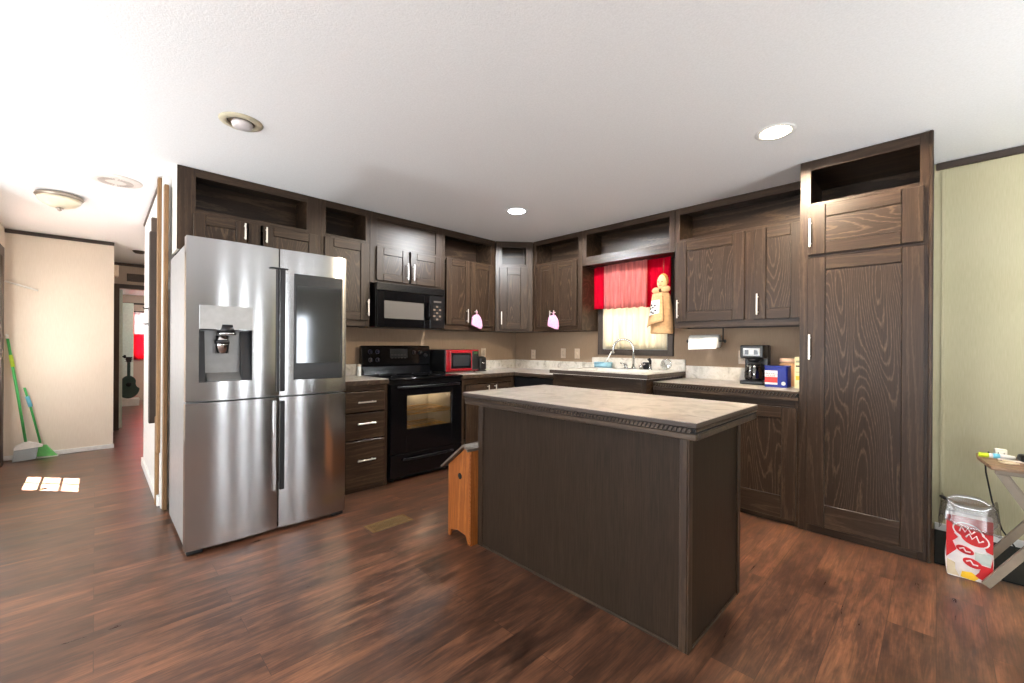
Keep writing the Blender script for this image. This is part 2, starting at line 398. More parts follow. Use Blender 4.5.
# ------------------------------------------------------------------ setting
def ceil_z(x):
    return 2.44 if x >= -4.05 else 2.44-(-4.05-x)*.0285
MB().box(-12.3, 3.75, -3.35, 4.15, -.1, 0, 'laminate_floor').build('floor')
struct(bpy.data.objects['floor'])
b = MB(); b.prism([(3.75, 2.44), (3.75, 2.6), (-4.05, 2.6), (-4.05, 2.44)], 'y', -.77, 4.15, 'ceiling_stipple').prism([(3.75, 2.44), (3.75, 2.6), (-4.05, 2.6), (-4.05, 2.44)], 'y', -3.35, -.77, 'ceiling_stipple')
b.prism([(-4.05, 2.44), (-4.05, 2.6), (-12.3, 2.6), (-12.3, ceil_z(-12.3))], 'y', -.77, 4.15, 'ceiling_stipple').prism([(-4.05, 2.44), (-4.05, 2.6), (-5.0, 2.6), (-5.0, ceil_z(-5.0))], 'y', -3.35, -.77, 'ceiling_stipple').prism([(-8.0, ceil_z(-8)), (-8.0, 2.6), (-12.3, 2.6), (-12.3, ceil_z(-12.3))], 'y', -1.7, -.77, 'ceiling_stipple')
struct(b.build('ceiling'))
def wall(name, x0, x1, y0, y1, mat, holes=(), along='x'):
    """box wall up to the ceiling with rectangular holes (a0,a1,z0,z1) along its length"""
    b = MB(); top = lambda x: ceil_z(x)-.001
    a0, a1 = (x0, x1) if along == 'x' else (y0, y1)
    def piece(p, q, z0, z1):
        if q-p < 1e-4: return
        if along == 'x':
            t0, t1 = (z1, z1) if z1 else (top(p), top(q))
            b.prism([(p, z0), (q, z0), (q, t1), (p, t0)], 'y', y0, y1, mat)
        else: b.box(x0, x1, p, q, z0, z1 if z1 else min(top(x0), top(x1)), mat)
    cur = a0
    for h0, h1, z0, z1 in sorted(holes):
        piece(cur, h0, 0, None)
        if z0 > 0: piece(h0, h1, 0, z0)
        piece(h0, h1, z1, None); cur = h1
    piece(cur, a1, 0, None)
    return struct(b.build(name))
wall('wall_left', -4.07, -3.975, .44, 4.1, 'wall_tan', along='y')
wall('wall_window', -3.975, -.35, 4.0, 4.1, 'wall_tan', [(-2.61, -1.86, 1.17, 2.07)])
wall('wall_right', -.35, 3.7, 4.0, 4.1, 'wall_yellow')
wall('wall_partition', -5.56, -3.985, .345, .44, 'white_paint')
wall('wall_far', -6.78, -6.68, -.66, .15, 'wall_cream', along='y')
wall('wall_entry', -6.78, -4.9, -.76, -.66, 'wall_cream', [(-6.36, -5.5, 0, 2.04)])
wall('wall_dining', -5.0, -4.9, -3.3, -.76, 'wall_beige', along='y')
wall('wall_rear', -4.9, 3.7, -3.3, -3.2, 'wall_beige', [(-3.5, -1.7, .4, 2.1), (.2, 2.2, .4, 2.1)])
wall('wall_side', 3.6, 3.7, -3.2, 4.0, 'wall_beige', [(1.15, 1.55, .4, 2.0), (2.15, 2.55, .4, 2.0), (2.98, 3.28, .26, 1.84)], along='y')
wall('wall_hall_left', -8.0, -6.78, .05, .15, 'wall_far')
wall('wall_hall_right', -8.0, -5.56, 1.15, 1.25, 'wall_far')
wall('wall_hall_return', -5.56, -5.46, .44, 1.25, 'wall_far', along='y')
wall('wall_hall_end', -8.1, -8.0, -1.6, 2.5, 'wall_far', [(.235, 1.05, 0, 1.97)], along='y')
wall('wall_bedroom_end', -12.0, -11.9, -1.6, 2.5, 'wall_far', [(.58, 1.6, .9, 1.87)], along='y')
wall('wall_bedroom_left', -11.9, -8.1, -1.7, -1.6, 'wall_far')
wall('wall_bedroom_right', -11.9, -8.1, 2.4, 2.5, 'wall_far')

def window(name, along, a0, a1, z0, z1, p0, p1, mat='white_paint', bar=.04, mull=()):
    """frame in a wall hole, p0..p1 through the wall; pane in the middle"""
    b = MB(); pc = (p0+p1)/2
    def bx(a, b_, z, zz, q0, q1, m):
        if along == 'x': (b).box(a, b_, q0, q1, z, zz, m, .003)
        else: (b).box(q0, q1, a, b_, z, zz, m, .003)
    bx(a0, a0+bar, z0, z1, p0, p1, mat); bx(a1-bar, a1, z0, z1, p0, p1, mat)
    bx(a0+bar, a1-bar, z0, z0+bar, p0, p1, mat); bx(a0+bar, a1-bar, z1-bar, z1, p0, p1, mat)
    for m in mull:
        if m[0] == 'v': bx(m[1]-.012, m[1]+.012, z0+bar, z1-bar, pc-.015, pc+.015, mat)
        else: bx(a0+bar, a1-bar, m[1]-.012, m[1]+.012, pc-.015, pc+.015, mat)
    o = struct(b.build(name)); g = MB()
    if along == 'x': g.box(a0+bar, a1-bar, pc-.002, pc+.002, z0+bar, z1-bar, 'pane_glass')
    else: g.box(pc-.002, pc+.002, a0+bar, a1-bar, z0+bar, z1-bar, 'pane_glass')
    g.build('window_pane', o); return o
window('window_1', 'x', -2.61, -1.86, 1.17, 2.07, 4.0, 4.1, 'white_plastic', .03)
b = MB()   # dark casing around the sink window
for a in ((-2.665, -2.605, 1.115, 2.09), (-1.865, -1.805, 1.115, 2.09)): b.box(a[0], a[1], 3.978, 3.999, a[2], a[3], 'trim_dark', .003)
for a in ((-2.605, -1.865, 1.115, 1.175), (-2.605, -1.865, 2.05, 2.09)): b.box(a[0], a[1], 3.978, 3.999, a[2], a[3], 'trim_dark', .003)
struct(b.build('trim_1'))
for i, (ya, yb, za, zb) in enumerate(((1.15, 1.55, .4, 2.0), (2.15, 2.55, .4, 2.0), (2.98, 3.28, .26, 1.84))): window('window_%d' % (i+2), 'y', ya, yb, za, zb, 3.61, 3.69, mull=(('h', 1.2),))
window('window_5', 'x', -3.5, -1.7, .4, 2.1, -3.29, -3.21, mull=(('v', -2.6),))  # both rear windows are made up, unseen, to carry the front fill
window('window_6', 'x', .2, 2.2, .4, 2.1, -3.29, -3.21, mull=(('v', 1.2),))  # made-up, unseen rear window for the front fill
window('window_7', 'y', .58, 1.6, .9, 1.87, -12.0, -11.91)
# entry door with a small paned light (throws the sun patch)
b = MB(); X0, X1, Z0, Z1 = -6.10, -5.58, .80, 1.94
b.box(-6.35, X0, -.735, -.69, .01, 2.03, 'white_paint').box(X1, -5.51, -.735, -.69, .01, 2.03, 'white_paint')
b.box(X0, X1, -.735, -.69, .01, Z0, 'white_paint').box(X0, X1, -.735, -.69, Z1, 2.03, 'white_paint')
b.box(-5.863, -5.847, -.72, -.708, Z0, Z1, 'white_paint')
for z in (1.16, 1.54): b.box(X0, X1, -.72, -.708, z, z+.018, 'white_paint')
d1 = struct(b.build('door_1'))
MB().box(X0, X1, -.716, -.712, Z0, Z1, 'pane_glass').build('door_pane', d1)
MB().lathe([(.012, 0), (.012, .04), (.028, .05), (.028, .075), (0, .08)], (-5.57, -.69, 1.0), 'handle_nickel', 14, 'y').build('door_knob', d1)
b = MB(); b.box(-6.47, -6.36, -.659, -.64, 0, 2.14, 'casing_brown', .003).box(-5.5, -5.4, -.659, -.64, 0, 2.14, 'casing_brown', .003).box(-6.36, -5.5, -.659, -.64, 2.04, 2.14, 'casing_brown', .003)
struct(b.build('trim_2'))
# open hall door and the trims of the hall end
b = MB(); b.box(-8.86, -8.105, .236, .272, .012, 1.955, 'door_green_white', .003)
for z0, z1 in ((.2, .9), (1.05, 1.8)): b.box(-8.72, -8.25, .27, .276, z0, z1, 'door_green_white', .004)
d2 = struct(b.build('door_2')); MB().lathe([(.01, 0), (.01, .03), (.026, .04), (.026, .06), (0, .065)], (-8.79, .274, 1.0), 'dark_metal', 12, 'y').build('door_knob', d2)
b = MB(); b.box(-8.0, -7.985, .17, .235, 0, 2.03, 'casing_brown').box(-8.0, -7.985, .235, 1.05, 1.97, 2.03, 'trim_dark').box(-8.0, -7.985, 1.05, 1.12, 0, 2.03, 'casing_brown')
struct(b.build('trim_3'))
struct(MB().box(-7.999, -7.97, .151, 1.149, 2.285, 2.322, 'trim_dark').build('trim_4'))
struct(MB().box(-11.899, -11.86, -1.6, 2.4, 2.02, 2.05, 'trim_dark').build('trim_5'))
struct(MB().box(-6.679, -6.655, -.659, .151, 2.325, 2.362, 'trim_dark', .004).build('trim_6'))
struct(MB().prism([(-5.56, 2.37), (-5.56, 2.394), (-4.06, 2.436), (-4.06, 2.412)], 'y', .335, .3445, 'casing_brown').build('trim_7'))
struct(MB().box(-.015, 3.6, 3.972, 3.999, 2.395, 2.437, 'trim_dark', .004).build('trim_8'))
struct(MB().box(-6.679, -6.662, -.659, .16, 0.001, .05, 'white_paint', .003).build('baseboard_far'))
struct(MB().box(-5.57, -4.06, .328, .3445, .001, .075, 'white_paint', .003).build('baseboard_partition'))
struct(MB().box(-.012, 3.6, 3.983, 3.999, .001, .05, 'white_paint', .003).build('baseboard_right'))
struct(MB().box(.012, .03, 3.994, 3.9995, .05, 2.39, 'wall_yellow', .001).build('trim_9'))
# the boards on the end of the partition beside the fridge
struct(MB().box(-3.984, -3.93, .35, .375, 0.001, 2.36, 'pine_board', .003).build('trim_10'))
b = MB(); b.box(-4.10, -4.03, .322, .3445, .4, 2.43, 'pine_board', .003); struct(b.build('trim_11'))
b = MB(); b.box(-4.27, -4.20, .29, .3445, .60, 2.06, 'trim_dark', .004).box(-4.40, -4.345, .31, .3445, .62, 2.2, 'casing_brown', .004); struct(b.build('trim_12'))
struct(MB().box(-4.14, -4.105, .32, .3445, .001, .66, 'pine_board', .003).build('trim_13'))
for q, z in enumerate((1.50, 1.36)):
    pass

# ------------------------------------------------------------------ cabinets
def bar_handle(L, vertical, mat='handle_nickel'):
    b = MB(); h = L/2
    P = (lambda t, y: (0, y, t)) if vertical else (lambda t, y: (t, y, 0))
    if vertical: b.box(-.0055, .0055, -.034, -.026, -h, h, mat, .002)
    else: b.box(-h, h, -.034, -.026, -.0055, .0055, mat, .002)
    for t in (-h*.72, h*.72): b.tube([P(t, -.03), P(t, 0)], .0048, mat, 8)
    return b
def put_handle(parent, x, y, z, L, vertical=True):
    o = bar_handle(L, vertical).build('handle', parent); o.location = (x, y, z); return o
def shaker(parent, x0, x1, z0, z1, st=.075, rt=None, rb=None, y=0, t=.02, horiz_panel=False, name='door'):
    """five piece door: full height stiles, rails between, recessed figured panel"""
    rt = rt or st; rb = rb or st; b = MB(); g = .002
    b.box(x0, x0+st, y-t, y-.001, z0, z1, 'oak_vertical', .0025).box(x1-st, x1, y-t, y-.001, z0, z1, 'oak_vertical', .0025)
    b.box(x0+st+g, x1-st-g, y-t+.001, y-.001, z1-rt, z1, 'oak_horizontal', .0025).box(x0+st+g, x1-st-g, y-t+.001, y-.001, z0, z0+rb, 'oak_horizontal', .0025)
    b.box(x0+st+g, x1-st-g, y-t+.009, y-.002, z0+rb+g, z1-rt-g, 'oak_panel_horizontal' if horiz_panel else 'oak_panel')
    return b.build(name, parent)
def frame_box(b, w, z0, z1, rails, stiles, t=.019):
    """face frame: outer stiles + rails given as (x0,x1,z0,z1)"""
    for x0, x1 in stiles: b.box(x0, x1, 0, t, z0, z1, 'oak_vertical', .0015)
    for x0, x1, a, c in rails: b.box(x0, x1, .0004, t-.0004, a, c, 'oak_horizontal', .0012)
def upper(label, loc, rz, w, z0, opening, doors, depth=.29, z1=2.437, group='wall cabinets along the ceiling', raw_side=False, mid=None):
    c = thing('wall_cabinet', label, 'cabinet', loc, rz, group)
    ox0, ox1, oz0, oz1 = opening
    b = MB(); frame_box(b, w, z0, z1, [(ox0, ox1, oz1, z1)] + ([(ox0, ox1, oz0-.035, oz0)] if not mid else [(ox0, ox1, mid, oz0)]) + ([(ox0, ox1, z0, z0+.055)] if doors else []), [(0, ox0), (ox1, w)])
    for a_, c_ in zip(doors, doors[1:]): b.box((a_[1]+c_[0])/2-.04, (a_[1]+c_[0])/2+.04, .0004, .0186, z0+.055, oz0-.035, 'oak_vertical', .001)
    b.build('face_frame', c)
    b = MB(); y0, y1 = .0194, depth; t = .014
    sm = 'oak_carcass'
    b.box(.002, .002+t, y0, y1, z0+.001, z1, 'white_panel_raw' if raw_side else sm).box(w-.002-t, w-.002, y0, y1, z0+.001, z1, sm)
    b.box(.002+t, w-.002-t, y0, y1, z1-t, z1, sm).box(.002+t, w-.002-t, y1-t, y1, z0, z1-t, sm)
    b.box(.002+t, w-.002-t, y0, y1-t, oz0-t-.002, oz0-.002, sm).box(.002+t, w-.002-t, y0, y1-t, z0+.012, z0+.012+t, sm)
    for xx in (ox0-.004-t, ox1+.004):
        if xx > .02 and xx+t < w-.02: b.box(xx, xx+t, y0, y1-t, oz0-.002, z1-t, sm)
    b.build('carcass', c)
    for dx0, dx1, dz0, dz1, st, hx, hz0, hz1 in doors:
        d = shaker(c, dx0, dx1, dz0, dz1, st)
        put_handle(d, hx, -.0205, (hz0+hz1)/2, hz1-hz0)
    return c
XA = -3.67; YB = 3.69
def A(v, y0): return v-y0
# over the fridge
y0 = .394
upper('wide dark cabinet above the stainless fridge with a long open shelf', (XA, y0, 0), PI/2, .956, 1.86, (.103, .843, 2.155, 2.38),
      [(.088, .412, 1.885, 2.122, .07, .396, 1.985, 2.105), (.522, .925, 1.885, 2.122, .07, .538, 1.985, 2.105)], depth=.295, raw_side=True)
y0 = 1.3515
upper('narrow dark single-door wall cabinet between fridge and black microwave', (XA, y0, 0), PI/2, .4355, 1.375, (.038, .395, 2.155, 2.38),
      [(.025, .418, 1.43, 2.125, .075, .405, 1.47, 1.62)])
# over the microwave: closed panel instead of a shelf
y0 = 1.7885; w = .808
c = thing('wall_cabinet', 'short dark two-door cabinet with a flat upper panel above the black microwave', 'cabinet', (XA, y0, 0), PI/2, 'wall cabinets along the ceiling')
b = MB(); frame_box(b, w, 1.785, 2.437, [(.069, .722, 2.375, 2.437), (.069, .722, 2.125, 2.15), (.069, .722, 1.785, 1.812)], [(0, .069), (.722, w)]); b.build('face_frame', c)
MB().box(.067, .724, .014, .0186, 2.148, 2.377, 'oak_horizontal').build('panel', c)
b = MB(); b.box(.002, w-.002, .0195, .295, 2.423, 2.436, 'oak_carcass').box(.002, w-.002, .0195, .295, 1.787, 1.80, 'oak_carcass').box(.002, .016, .0195, .295, 1.8, 2.423, 'oak_carcass').box(w-.016, w-.002, .0195, .295, 1.8, 2.423, 'oak_carcass').box(.016, w-.016, .281, .295, 1.8, 2.423, 'oak_carcass'); b.build('carcass', c)
for dx0, dx1, hx in ((.058, .395, .372), (.415, .768, .438)):
    d = shaker(c, dx0, dx1, 1.81, 2.122, .068); put_handle(d, hx, -.0205, 1.92, .16)
y0 = 2.5985
upper('dark two-door wall cabinet right of the microwave, pink mitt on its handle', (XA, y0, 0), PI/2, .7445, 1.375, (.024, .676, 2.15, 2.37),
      [(.034, .358, 1.43, 2.135, .07, .305, 1.455, 1.605), (.364, .70, 1.43, 2.135, .07, .42, 1.455, 1.605)])
# diagonal corner cabinet
p0 = Vector((-3.67, 3.345)); p1 = Vector((-3.385, 3.69)); dv = p1-p0; w = dv.length; rz = math.atan2(dv.y, dv.x)
c = thing('wall_cabinet', 'pale-lit narrow corner wall cabinet set diagonally with a small square niche', 'cabinet', (p0.x, p0.y, 0), rz, 'wall cabinets along the ceiling')
b = MB(); e = .003; frame_box(b, w, 1.375, 2.437, [(.075, .362, 2.365, 2.437), (.075, .362, 2.125, 2.165), (.075, .362, 1.375, 1.42)], [(e, .075), (.362, w-e)]); b.build('face_frame', c)
def loc2(x, y): d = Vector((x, y))-p0; return (d.x*math.cos(rz)+d.y*math.sin(rz), -d.x*math.sin(rz)+d.y*math.cos(rz))
b = MB(); plan = [loc2(*q) for q in ((-3.665, 3.352), (-3.392, 3.683), (-3.392, 3.985), (-3.96, 3.985), (-3.96, 3.352))]
plan[0] = (plan[0][0]+.004, .0195); plan[1] = (plan[1][0]-.004, .0195)
b.prism(plan, 'z', 1.376, 1.392, 'oak_carcass').prism(plan, 'z', 2.421, 2.436, 'oak_carcass')
for i in range(1, 5):
    q0, q1 = Vector(plan[i]), Vector(plan[(i+1) % 5]); n = Vector((-(q1-q0).y, (q1-q0).x)).normalized()*.01
    b.prism([q0, q1, q1+n, q0+n], 'z', 1.392, 2.421, 'oak_carcass')
b.box(.06, .375, .02, .21, 2.145, 2.163, 'oak_carcass').box(.06, .375, .2, .21, 2.163, 2.40, 'oak_carcass').box(.056, .066, .02, .2, 2.163, 2.4, 'oak_carcass').box(.369, .379, .02, .2, 2.163, 2.4, 'oak_carcass')
b.build('carcass', c)
d = shaker(c, .05, .387, 1.40, 2.13, .09); put_handle(d, .074, -.0205, 1.53, .15)
# wall with the window
x0 = -3.3825
upper('dark two-door wall cabinet left of the sink window, pink mitt on its handle', (x0, YB, 0), 0, .708, 1.375, (.044, .652, 2.165, 2.385),
      [(.075, .328, 1.43, 2.14, .065, .303, 1.455, 1.605), (.336, .65, 1.43, 2.14, .065, .36, 1.455, 1.605)], depth=.30)
x0 = -2.672; w = 1.007
upper('doorless dark shelf box spanning above the sink window', (x0, YB, 0), 0, w, 2.06, (.05, .955, 2.15, 2.384), [], depth=.30, mid=2.06)
x0 = -1.662
upper('wide dark two-door wall cabinet right of the sink window, above the paper towels', (x0, YB, 0), 0, 1.006, 1.375, (.042, .965, 2.157, 2.378),
      [(.022, .574, 1.428, 2.133, .088, .042, 1.46, 1.62), (.644, .97, 1.428, 2.133, .082, .672, 1.46, 1.625)], depth=.30)
# tall pantry
x0 = -.652; w = .63; YP = 3.345
c = thing('pantry_cabinet', 'tall dark pantry cabinet with open niche on top, beside the yellow wall', 'cabinet', (x0, YP, 0), 0)
b = MB(); frame_box(b, w, .001, 2.437, [(.058, .574, 2.373, 2.437), (.058, .574, 2.13, 2.157), (.058, .574, 1.79, 1.815), (.058, .574, .001, .06)], [(0, .058), (.574, w)]); b.build('face_frame', c)
b = MB(); sm = 'oak_carcass'; b.box(.002, .017, .0195, .648, .002, 2.436, sm).box(w-.017, w-.002, .0195, .648, .002, 2.436, sm).box(.017, w-.017, .634, .648, .002, 2.42, sm).box(.017, w-.017, .0195, .648, 2.421, 2.436, sm).box(.017, w-.017, .0195, .634, 2.139, 2.154, sm).box(.017, w-.017, .0195, .634, .06, .075, sm)
b.build('carcass', c)
d = shaker(c, .045, .592, 1.815, 2.132, .093, .08, .075, horiz_panel=True); put_handle(d, .062, -.0205, 1.955, .185)
d = shaker(c, .045, .597, .055, 1.795, .095, .085, .143); put_handle(d, .062, -.0205, 1.213, .165)
MB().box(.612, .628, -.012, -.0005, .001, 2.436, 'oak_vertical', .003).build('edge_trim', c)

# base cabinets ---------------------------------------------------------------
XF = -3.34
def carc(b, w, depth, z0, z1, sm='oak_carcass'):
    t = .016; b.box(.002, .002+t, .0195, depth, z0, z1, sm).box(w-.002-t, w-.002, .0195, depth, z0, z1, sm).box(.002+t, w-.002-t, depth-t, depth, z0, z1, sm).box(.002+t, w-.002-t, .0195, depth-t, z0+.08, z0+.08+t, sm)
y0 = 1.39; w = .405
c = thing('drawer_cabinet', 'dark three-drawer base cabinet between the fridge and the range', 'cabinet', (XF, y0, 0), PI/2)
b = MB(); frame_box(b, w, .001, .874, [(.035, .37, .828, .874), (.035, .37, .001, .05)], [(0, .035), (.37, w)]); b.build('face_frame', c)
b = MB(); carc(b, w, .625, .002, .873); b.build('carcass', c)
for z0, z1, hz in ((.655, .822, .738), (.432, .645, .562), (.04, .422, .262)):
    d = MB().box(.033, .372, -.018, -.001, z0, z1, 'oak_horizontal', .003).box(.036, .369, -.0195, -.002, z1-.012, z1-.004, 'oak_trim', .002).build('drawer', c)  # paler top strip puts the edge highlight into the trim colour
    put_handle(d, .2, -.019, hz, .155, False)
y0 = 2.5955; w = .74
c = thing('base_cabinet', 'dark two-door base cabinet right of the range under the red microwave', 'cabinet', (XF, y0, 0), PI/2)
b = MB(); frame_box(b, w, .001, .874, [(.035, .70, .815, .874), (.035, .70, .001, .07)], [(0, .035), (.70, w)]); b.build('face_frame', c)
b = MB(); carc(b, w, .625, .002, .873); b.build('carcass', c)
for dx0, dx1, hx in ((.045, .36, .328), (.37, .68, .43)):
    d = shaker(c, dx0, dx1, .08, .808, .062); put_handle(d, hx, -.0205, .74, .11)
# dishwasher
x0 = -3.325; w = .597
c = thing('dishwasher', 'black dishwasher under the counter left of the sink', 'dishwasher', (x0, 3.335, 0), 0)
MB().box(.004, w-.004, .03, .60, .09, .868, 'black_plastic').build('body', c)
d = MB().box(.004, w-.004, -.012, .029, .11, .74, 'appliance_black', .006, 2).build('door', c)
MB().box(.004, w-.004, -.016, .029, .745, .868, 'appliance_black_satin', .008, 2).build('control_panel', c)
MB().box(.16, .42, -.034, -.0125, .70, .722, 'appliance_black_satin', .008, 2).build('handle', d)
MB().box(.02, w-.02, .05, .1, .001, .089, 'dark_slot').build('toe_kick', c)
# sink cabinet, a bumped-out taller unit
x0 = -2.72; w = 1.01; YS = 3.268
c = thing('sink_cabinet', 'raised dark sink cabinet standing forward under the window', 'cabinet', (x0, YS, 0), 0)
b = MB(); frame_box(b, w, .001, .932, [(.045, .965, .72, .932), (.045, .965, .001, .08)], [(0, .045), (.965, w)]); b.build('face_frame', c)
b = MB(); carc(b, w, .71, .002, .93); b.build('carcass', c)
for dx0, dx1, hx in ((.055, .50, .465), (.51, .955, .545)):
    d = shaker(c, dx0, dx1, .09, .71, .07); put_handle(d, hx, -.0205, .62, .12)
# right base cabinet
x0 = -1.7; w = 1.0435; YR = 3.365
c = thing('base_cabinet', 'dark two-door base cabinet between the sink and the tall pantry', 'cabinet', (x0, YR, 0), 0)
b = MB(); frame_box(b, w, .001, .874, [(.045, 1.0235, .80, .874), (.045, 1.0235, .001, .04), (.53, .58, .04, .8)], [(0, .045), (1.0235, w)]); b.build('face_frame', c)
b = MB(); carc(b, w, .615, .002, .873); b.build('carcass', c)
d = shaker(c, .05, .535, .04, .80, .09, .075, .15); put_handle(d, .505, -.0205, .68, .13)
d = shaker(c, .545, 1.0315, .04, .80, .085, .075, .15); put_handle(d, .575, -.0205, .68, .13)

# countertops ----------------------------------------------------------------
def slab(b, x0, x1, y0, y1, z0, z1, edge=.006):
    b.box(x0, x1, y0, y1, z0, z1-.002, 'oak_trim', .002).box(x0+.001, x1-.001, y0+.001, y1-.001, z1-.0025, z1, 'counter_laminate')
def rope(b, p, q, z0, z1, out, step=.021):
    """twisted rope strip: slanted beads along p->q (2D), standing out by vector out"""
    p, q, out = Vector(p), Vector(q), Vector(out); L = (q-p).length; d = (q-p)/L; n = int(L/step)
    for i in range(n):
        a = p+d*(i*step); s_ = step*.62; sh = step*.55
        V = [a, a+d*s_, a+d*(s_+sh), a+d*sh]
        zz = (z0, z0, z1, z1); A_ = [b.bm.verts.new((v.x, v.y, z)) for v, z in zip(V, zz)]; B_ = [b.bm.verts.new((v.x+out.x, v.y+out.y, z)) for v, z in zip(V, zz)]
        fs = [b.bm.faces.new(B_), b.bm.faces.new(A_[::-1])]+[b.bm.faces.new((A_[k], A_[(k+1) % 4], B_[(k+1) % 4], B_[k])) for k in range(4)]
        bmesh.ops.recalc_face_normals(b.bm, faces=fs); b._fin(None, fs, 'oak_trim')
ct = thing('countertop', 'short piece of grey-beige countertop on the three-drawer cabinet by the fridge', 'countertop', (-3.64, 1.59, .875))
b = MB((-3.64, 1.59, .875)); slab(b, -3.972, -3.318, 1.388, 1.797, .8755, .915); b.build('slab', ct)
MB((-3.64, 1.59, .875)).box(-3.973, -3.955, 1.388, 1.797, .9155, 1.02, 'splash_laminate', .002).build('backsplash', ct)
org = (-3.4, 3.5, .875)
ct = thing('countertop', 'L-shaped grey-beige corner countertop under the red microwave', 'countertop', org)
b = MB(org); slab(b, -3.972, -3.318, 2.592, 3.995, .8755, .915); slab(b, -3.3175, -2.742, 3.315, 3.995, .8755, .915); b.build('slab', ct)
b = MB(org); b.box(-3.973, -3.955, 2.592, 3.995, .9155, 1.025, 'splash_laminate', .002).box(-3.9545, -2.742, 3.978, 3.997, .9155, 1.025, 'splash_laminate', .002); b.build('backsplash', ct)
org = (-2.19, 3.6, .93)
ct = thing('countertop', 'raised pale sink countertop under the window with a sink let in', 'countertop', org)
b = MB(org)
SX0, SX1, SY0, SY1 = -2.56, -1.82, 3.36, 3.80
for a in ((-2.738, SX0, 3.24, 3.995), (SX1, -1.69, 3.24, 3.995), (SX0, SX1, 3.24, SY0), (SX0, SX1, SY1, 3.995)):
    b.box(a[0], a[1], a[2], a[3], .934, .975, 'splash_laminate')
b.box(-2.742, -1.686, 3.2385, 3.252, .936, .9735, 'trim_dark', .003).box(-1.697, -1.686, 3.2525, 3.993, .936, .9735, 'oak_trim', .003).box(-2.742, -2.731, 3.2525, 3.993, .936, .9735, 'trim_dark', .003)
b.build('slab', ct)
MB(org).box(-2.738, -1.69, 3.976, 3.997, .9755, 1.085, 'splash_laminate', .002).build('backsplash', ct)
b = MB(org); t = .006
b.box(SX0-.02, SX1+.02, SY0-.02, SY0, .9755, .982, 'white_plastic', .002).box(SX0-.02, SX1+.02, SY1, SY1+.02, .9755, .982, 'white_plastic', .002).box(SX0-.02, SX0, SY0, SY1, .9755, .982, 'white_plastic', .002).box(SX1, SX1+.02, SY0, SY1, .9755, .982, 'white_plastic', .002)
b.box(SX0, SX1, SY0, SY1, .80, .806, 'white_plastic').box(SX0, SX0+t, SY0, SY1, .806, .976, 'white_plastic').box(SX1-t, SX1, SY0, SY1, .806, .976, 'white_plastic').box(SX0+t, SX1-t, SY0, SY0+t, .806, .976, 'white_plastic').box(SX0+t, SX1-t, SY1-t, SY1, .806, .976, 'white_plastic').box(-2.2, -2.18, SY0+t, SY1-t, .806, .96, 'white_plastic')
b.build('sink', ct)
org = (-1.15, 3.66, .875)
ct = thing('countertop', 'grey-beige countertop under the coffee maker with rope moulding', 'countertop', org)
b = MB(org); slab(b, -1.682, -.656, 3.335, 3.995, .8985, .915); b.box(-1.68, -.658, 3.36, 3.99, .8765, .898, 'oak_carcass'); b.build('slab', ct)
MB(org).box(-1.682, -.656, 3.978, 3.997, .9155, 1.03, 'splash_laminate', .002).build('backsplash', ct)
b = MB(org); b.box(-1.682, -.656, 3.342, 3.3595, .874, .898, 'dark_slot'); rope(b, (-1.68, 3.342), (-.665, 3.342), .876, .896, (0, -.006), .022); b.box(-1.682, -.656, 3.336, 3.3445, .848, .873, 'oak_trim', .002); b.build('rope_moulding', ct)

# island -----------------------------------------------------------------------
IX0, IX1, IY0, IY1 = -1.952, -.69, 1.662, 2.255; org = (-1.32, 1.96, 0)
isl = thing('kitchen_island', 'dark panelled kitchen island standing alone in the middle of the floor', 'island', org)
b = MB(org); t = .018
b.box(IX0, IX1, IY0, IY0+t, .001, .872, 'oak_veneer').box(IX0, IX1, IY1-t, IY1, .001, .872, 'oak_veneer')
b.box(IX0, IX0+t, IY0+t, IY1-t, .001, .872, 'oak_veneer').box(IX1-t, IX1, IY0+t, IY1-t, .001, .872, 'oak_veneer').box(IX0+t, IX1-t, IY0+t, IY1-t, .85, .872, 'oak_carcass')
b.build('body', isl)
for x, y in ((IX0, IY0), (IX1, IY0), (IX1, IY1), (IX0, IY1)):
    b = MB(org); sx = 1 if x == IX1 else -1; sy = 1 if y == IY1 else -1
    b.box(min(x, x-sx*.032), max(x, x-sx*.032), min(y+sy*.001, y+sy*.008), max(y+sy*.001, y+sy*.008), .001, .868, 'oak_vertical', .002)
    b.box(min(x+sx*.001, x+sx*.008), max(x+sx*.001, x+sx*.008), min(y+sy*.008, y-sy*.028), max(y+sy*.008, y-sy*.028), .001, .868, 'oak_vertical', .002)
    b.build('corner_trim', isl)
b = MB(org); b.box(IX0+.034, IX1-.034, IY0-.007, IY0-.0005, .001, .014, 'oak_trim', .002).box(IX1+.0005, IX1+.007, IY0+.03, IY1-.03, .001, .014, 'oak_trim', .002); b.build('base_trim', isl)
TX0, TX1, TY0, TY1 = -1.995, -.618, 1.562, 2.302
b = MB(org); b.box(TX0, TX1, TY0, TY1, .908, .9275, 'trim_dark', .004, 2).box(TX0+.002, TX1-.002, TY0+.002, TY1-.002, .9275, .93, 'counter_laminate'); b.build('countertop', isl)
b = MB(org)
b.box(TX0+.006, TX1-.006, TY0+.006, TY1-.006, .887, .9078, 'dark_slot')
rope(b, (TX0+.006, TY0+.0062), (TX1-.016, TY0+.0062), .889, .906, (0, -.006), .018)
b.box(TX1-.0062, TX1-.001, TY0+.003, TY1-.006, .896, .9065, 'oak_trim', .002)
b.build('rope_moulding', isl)
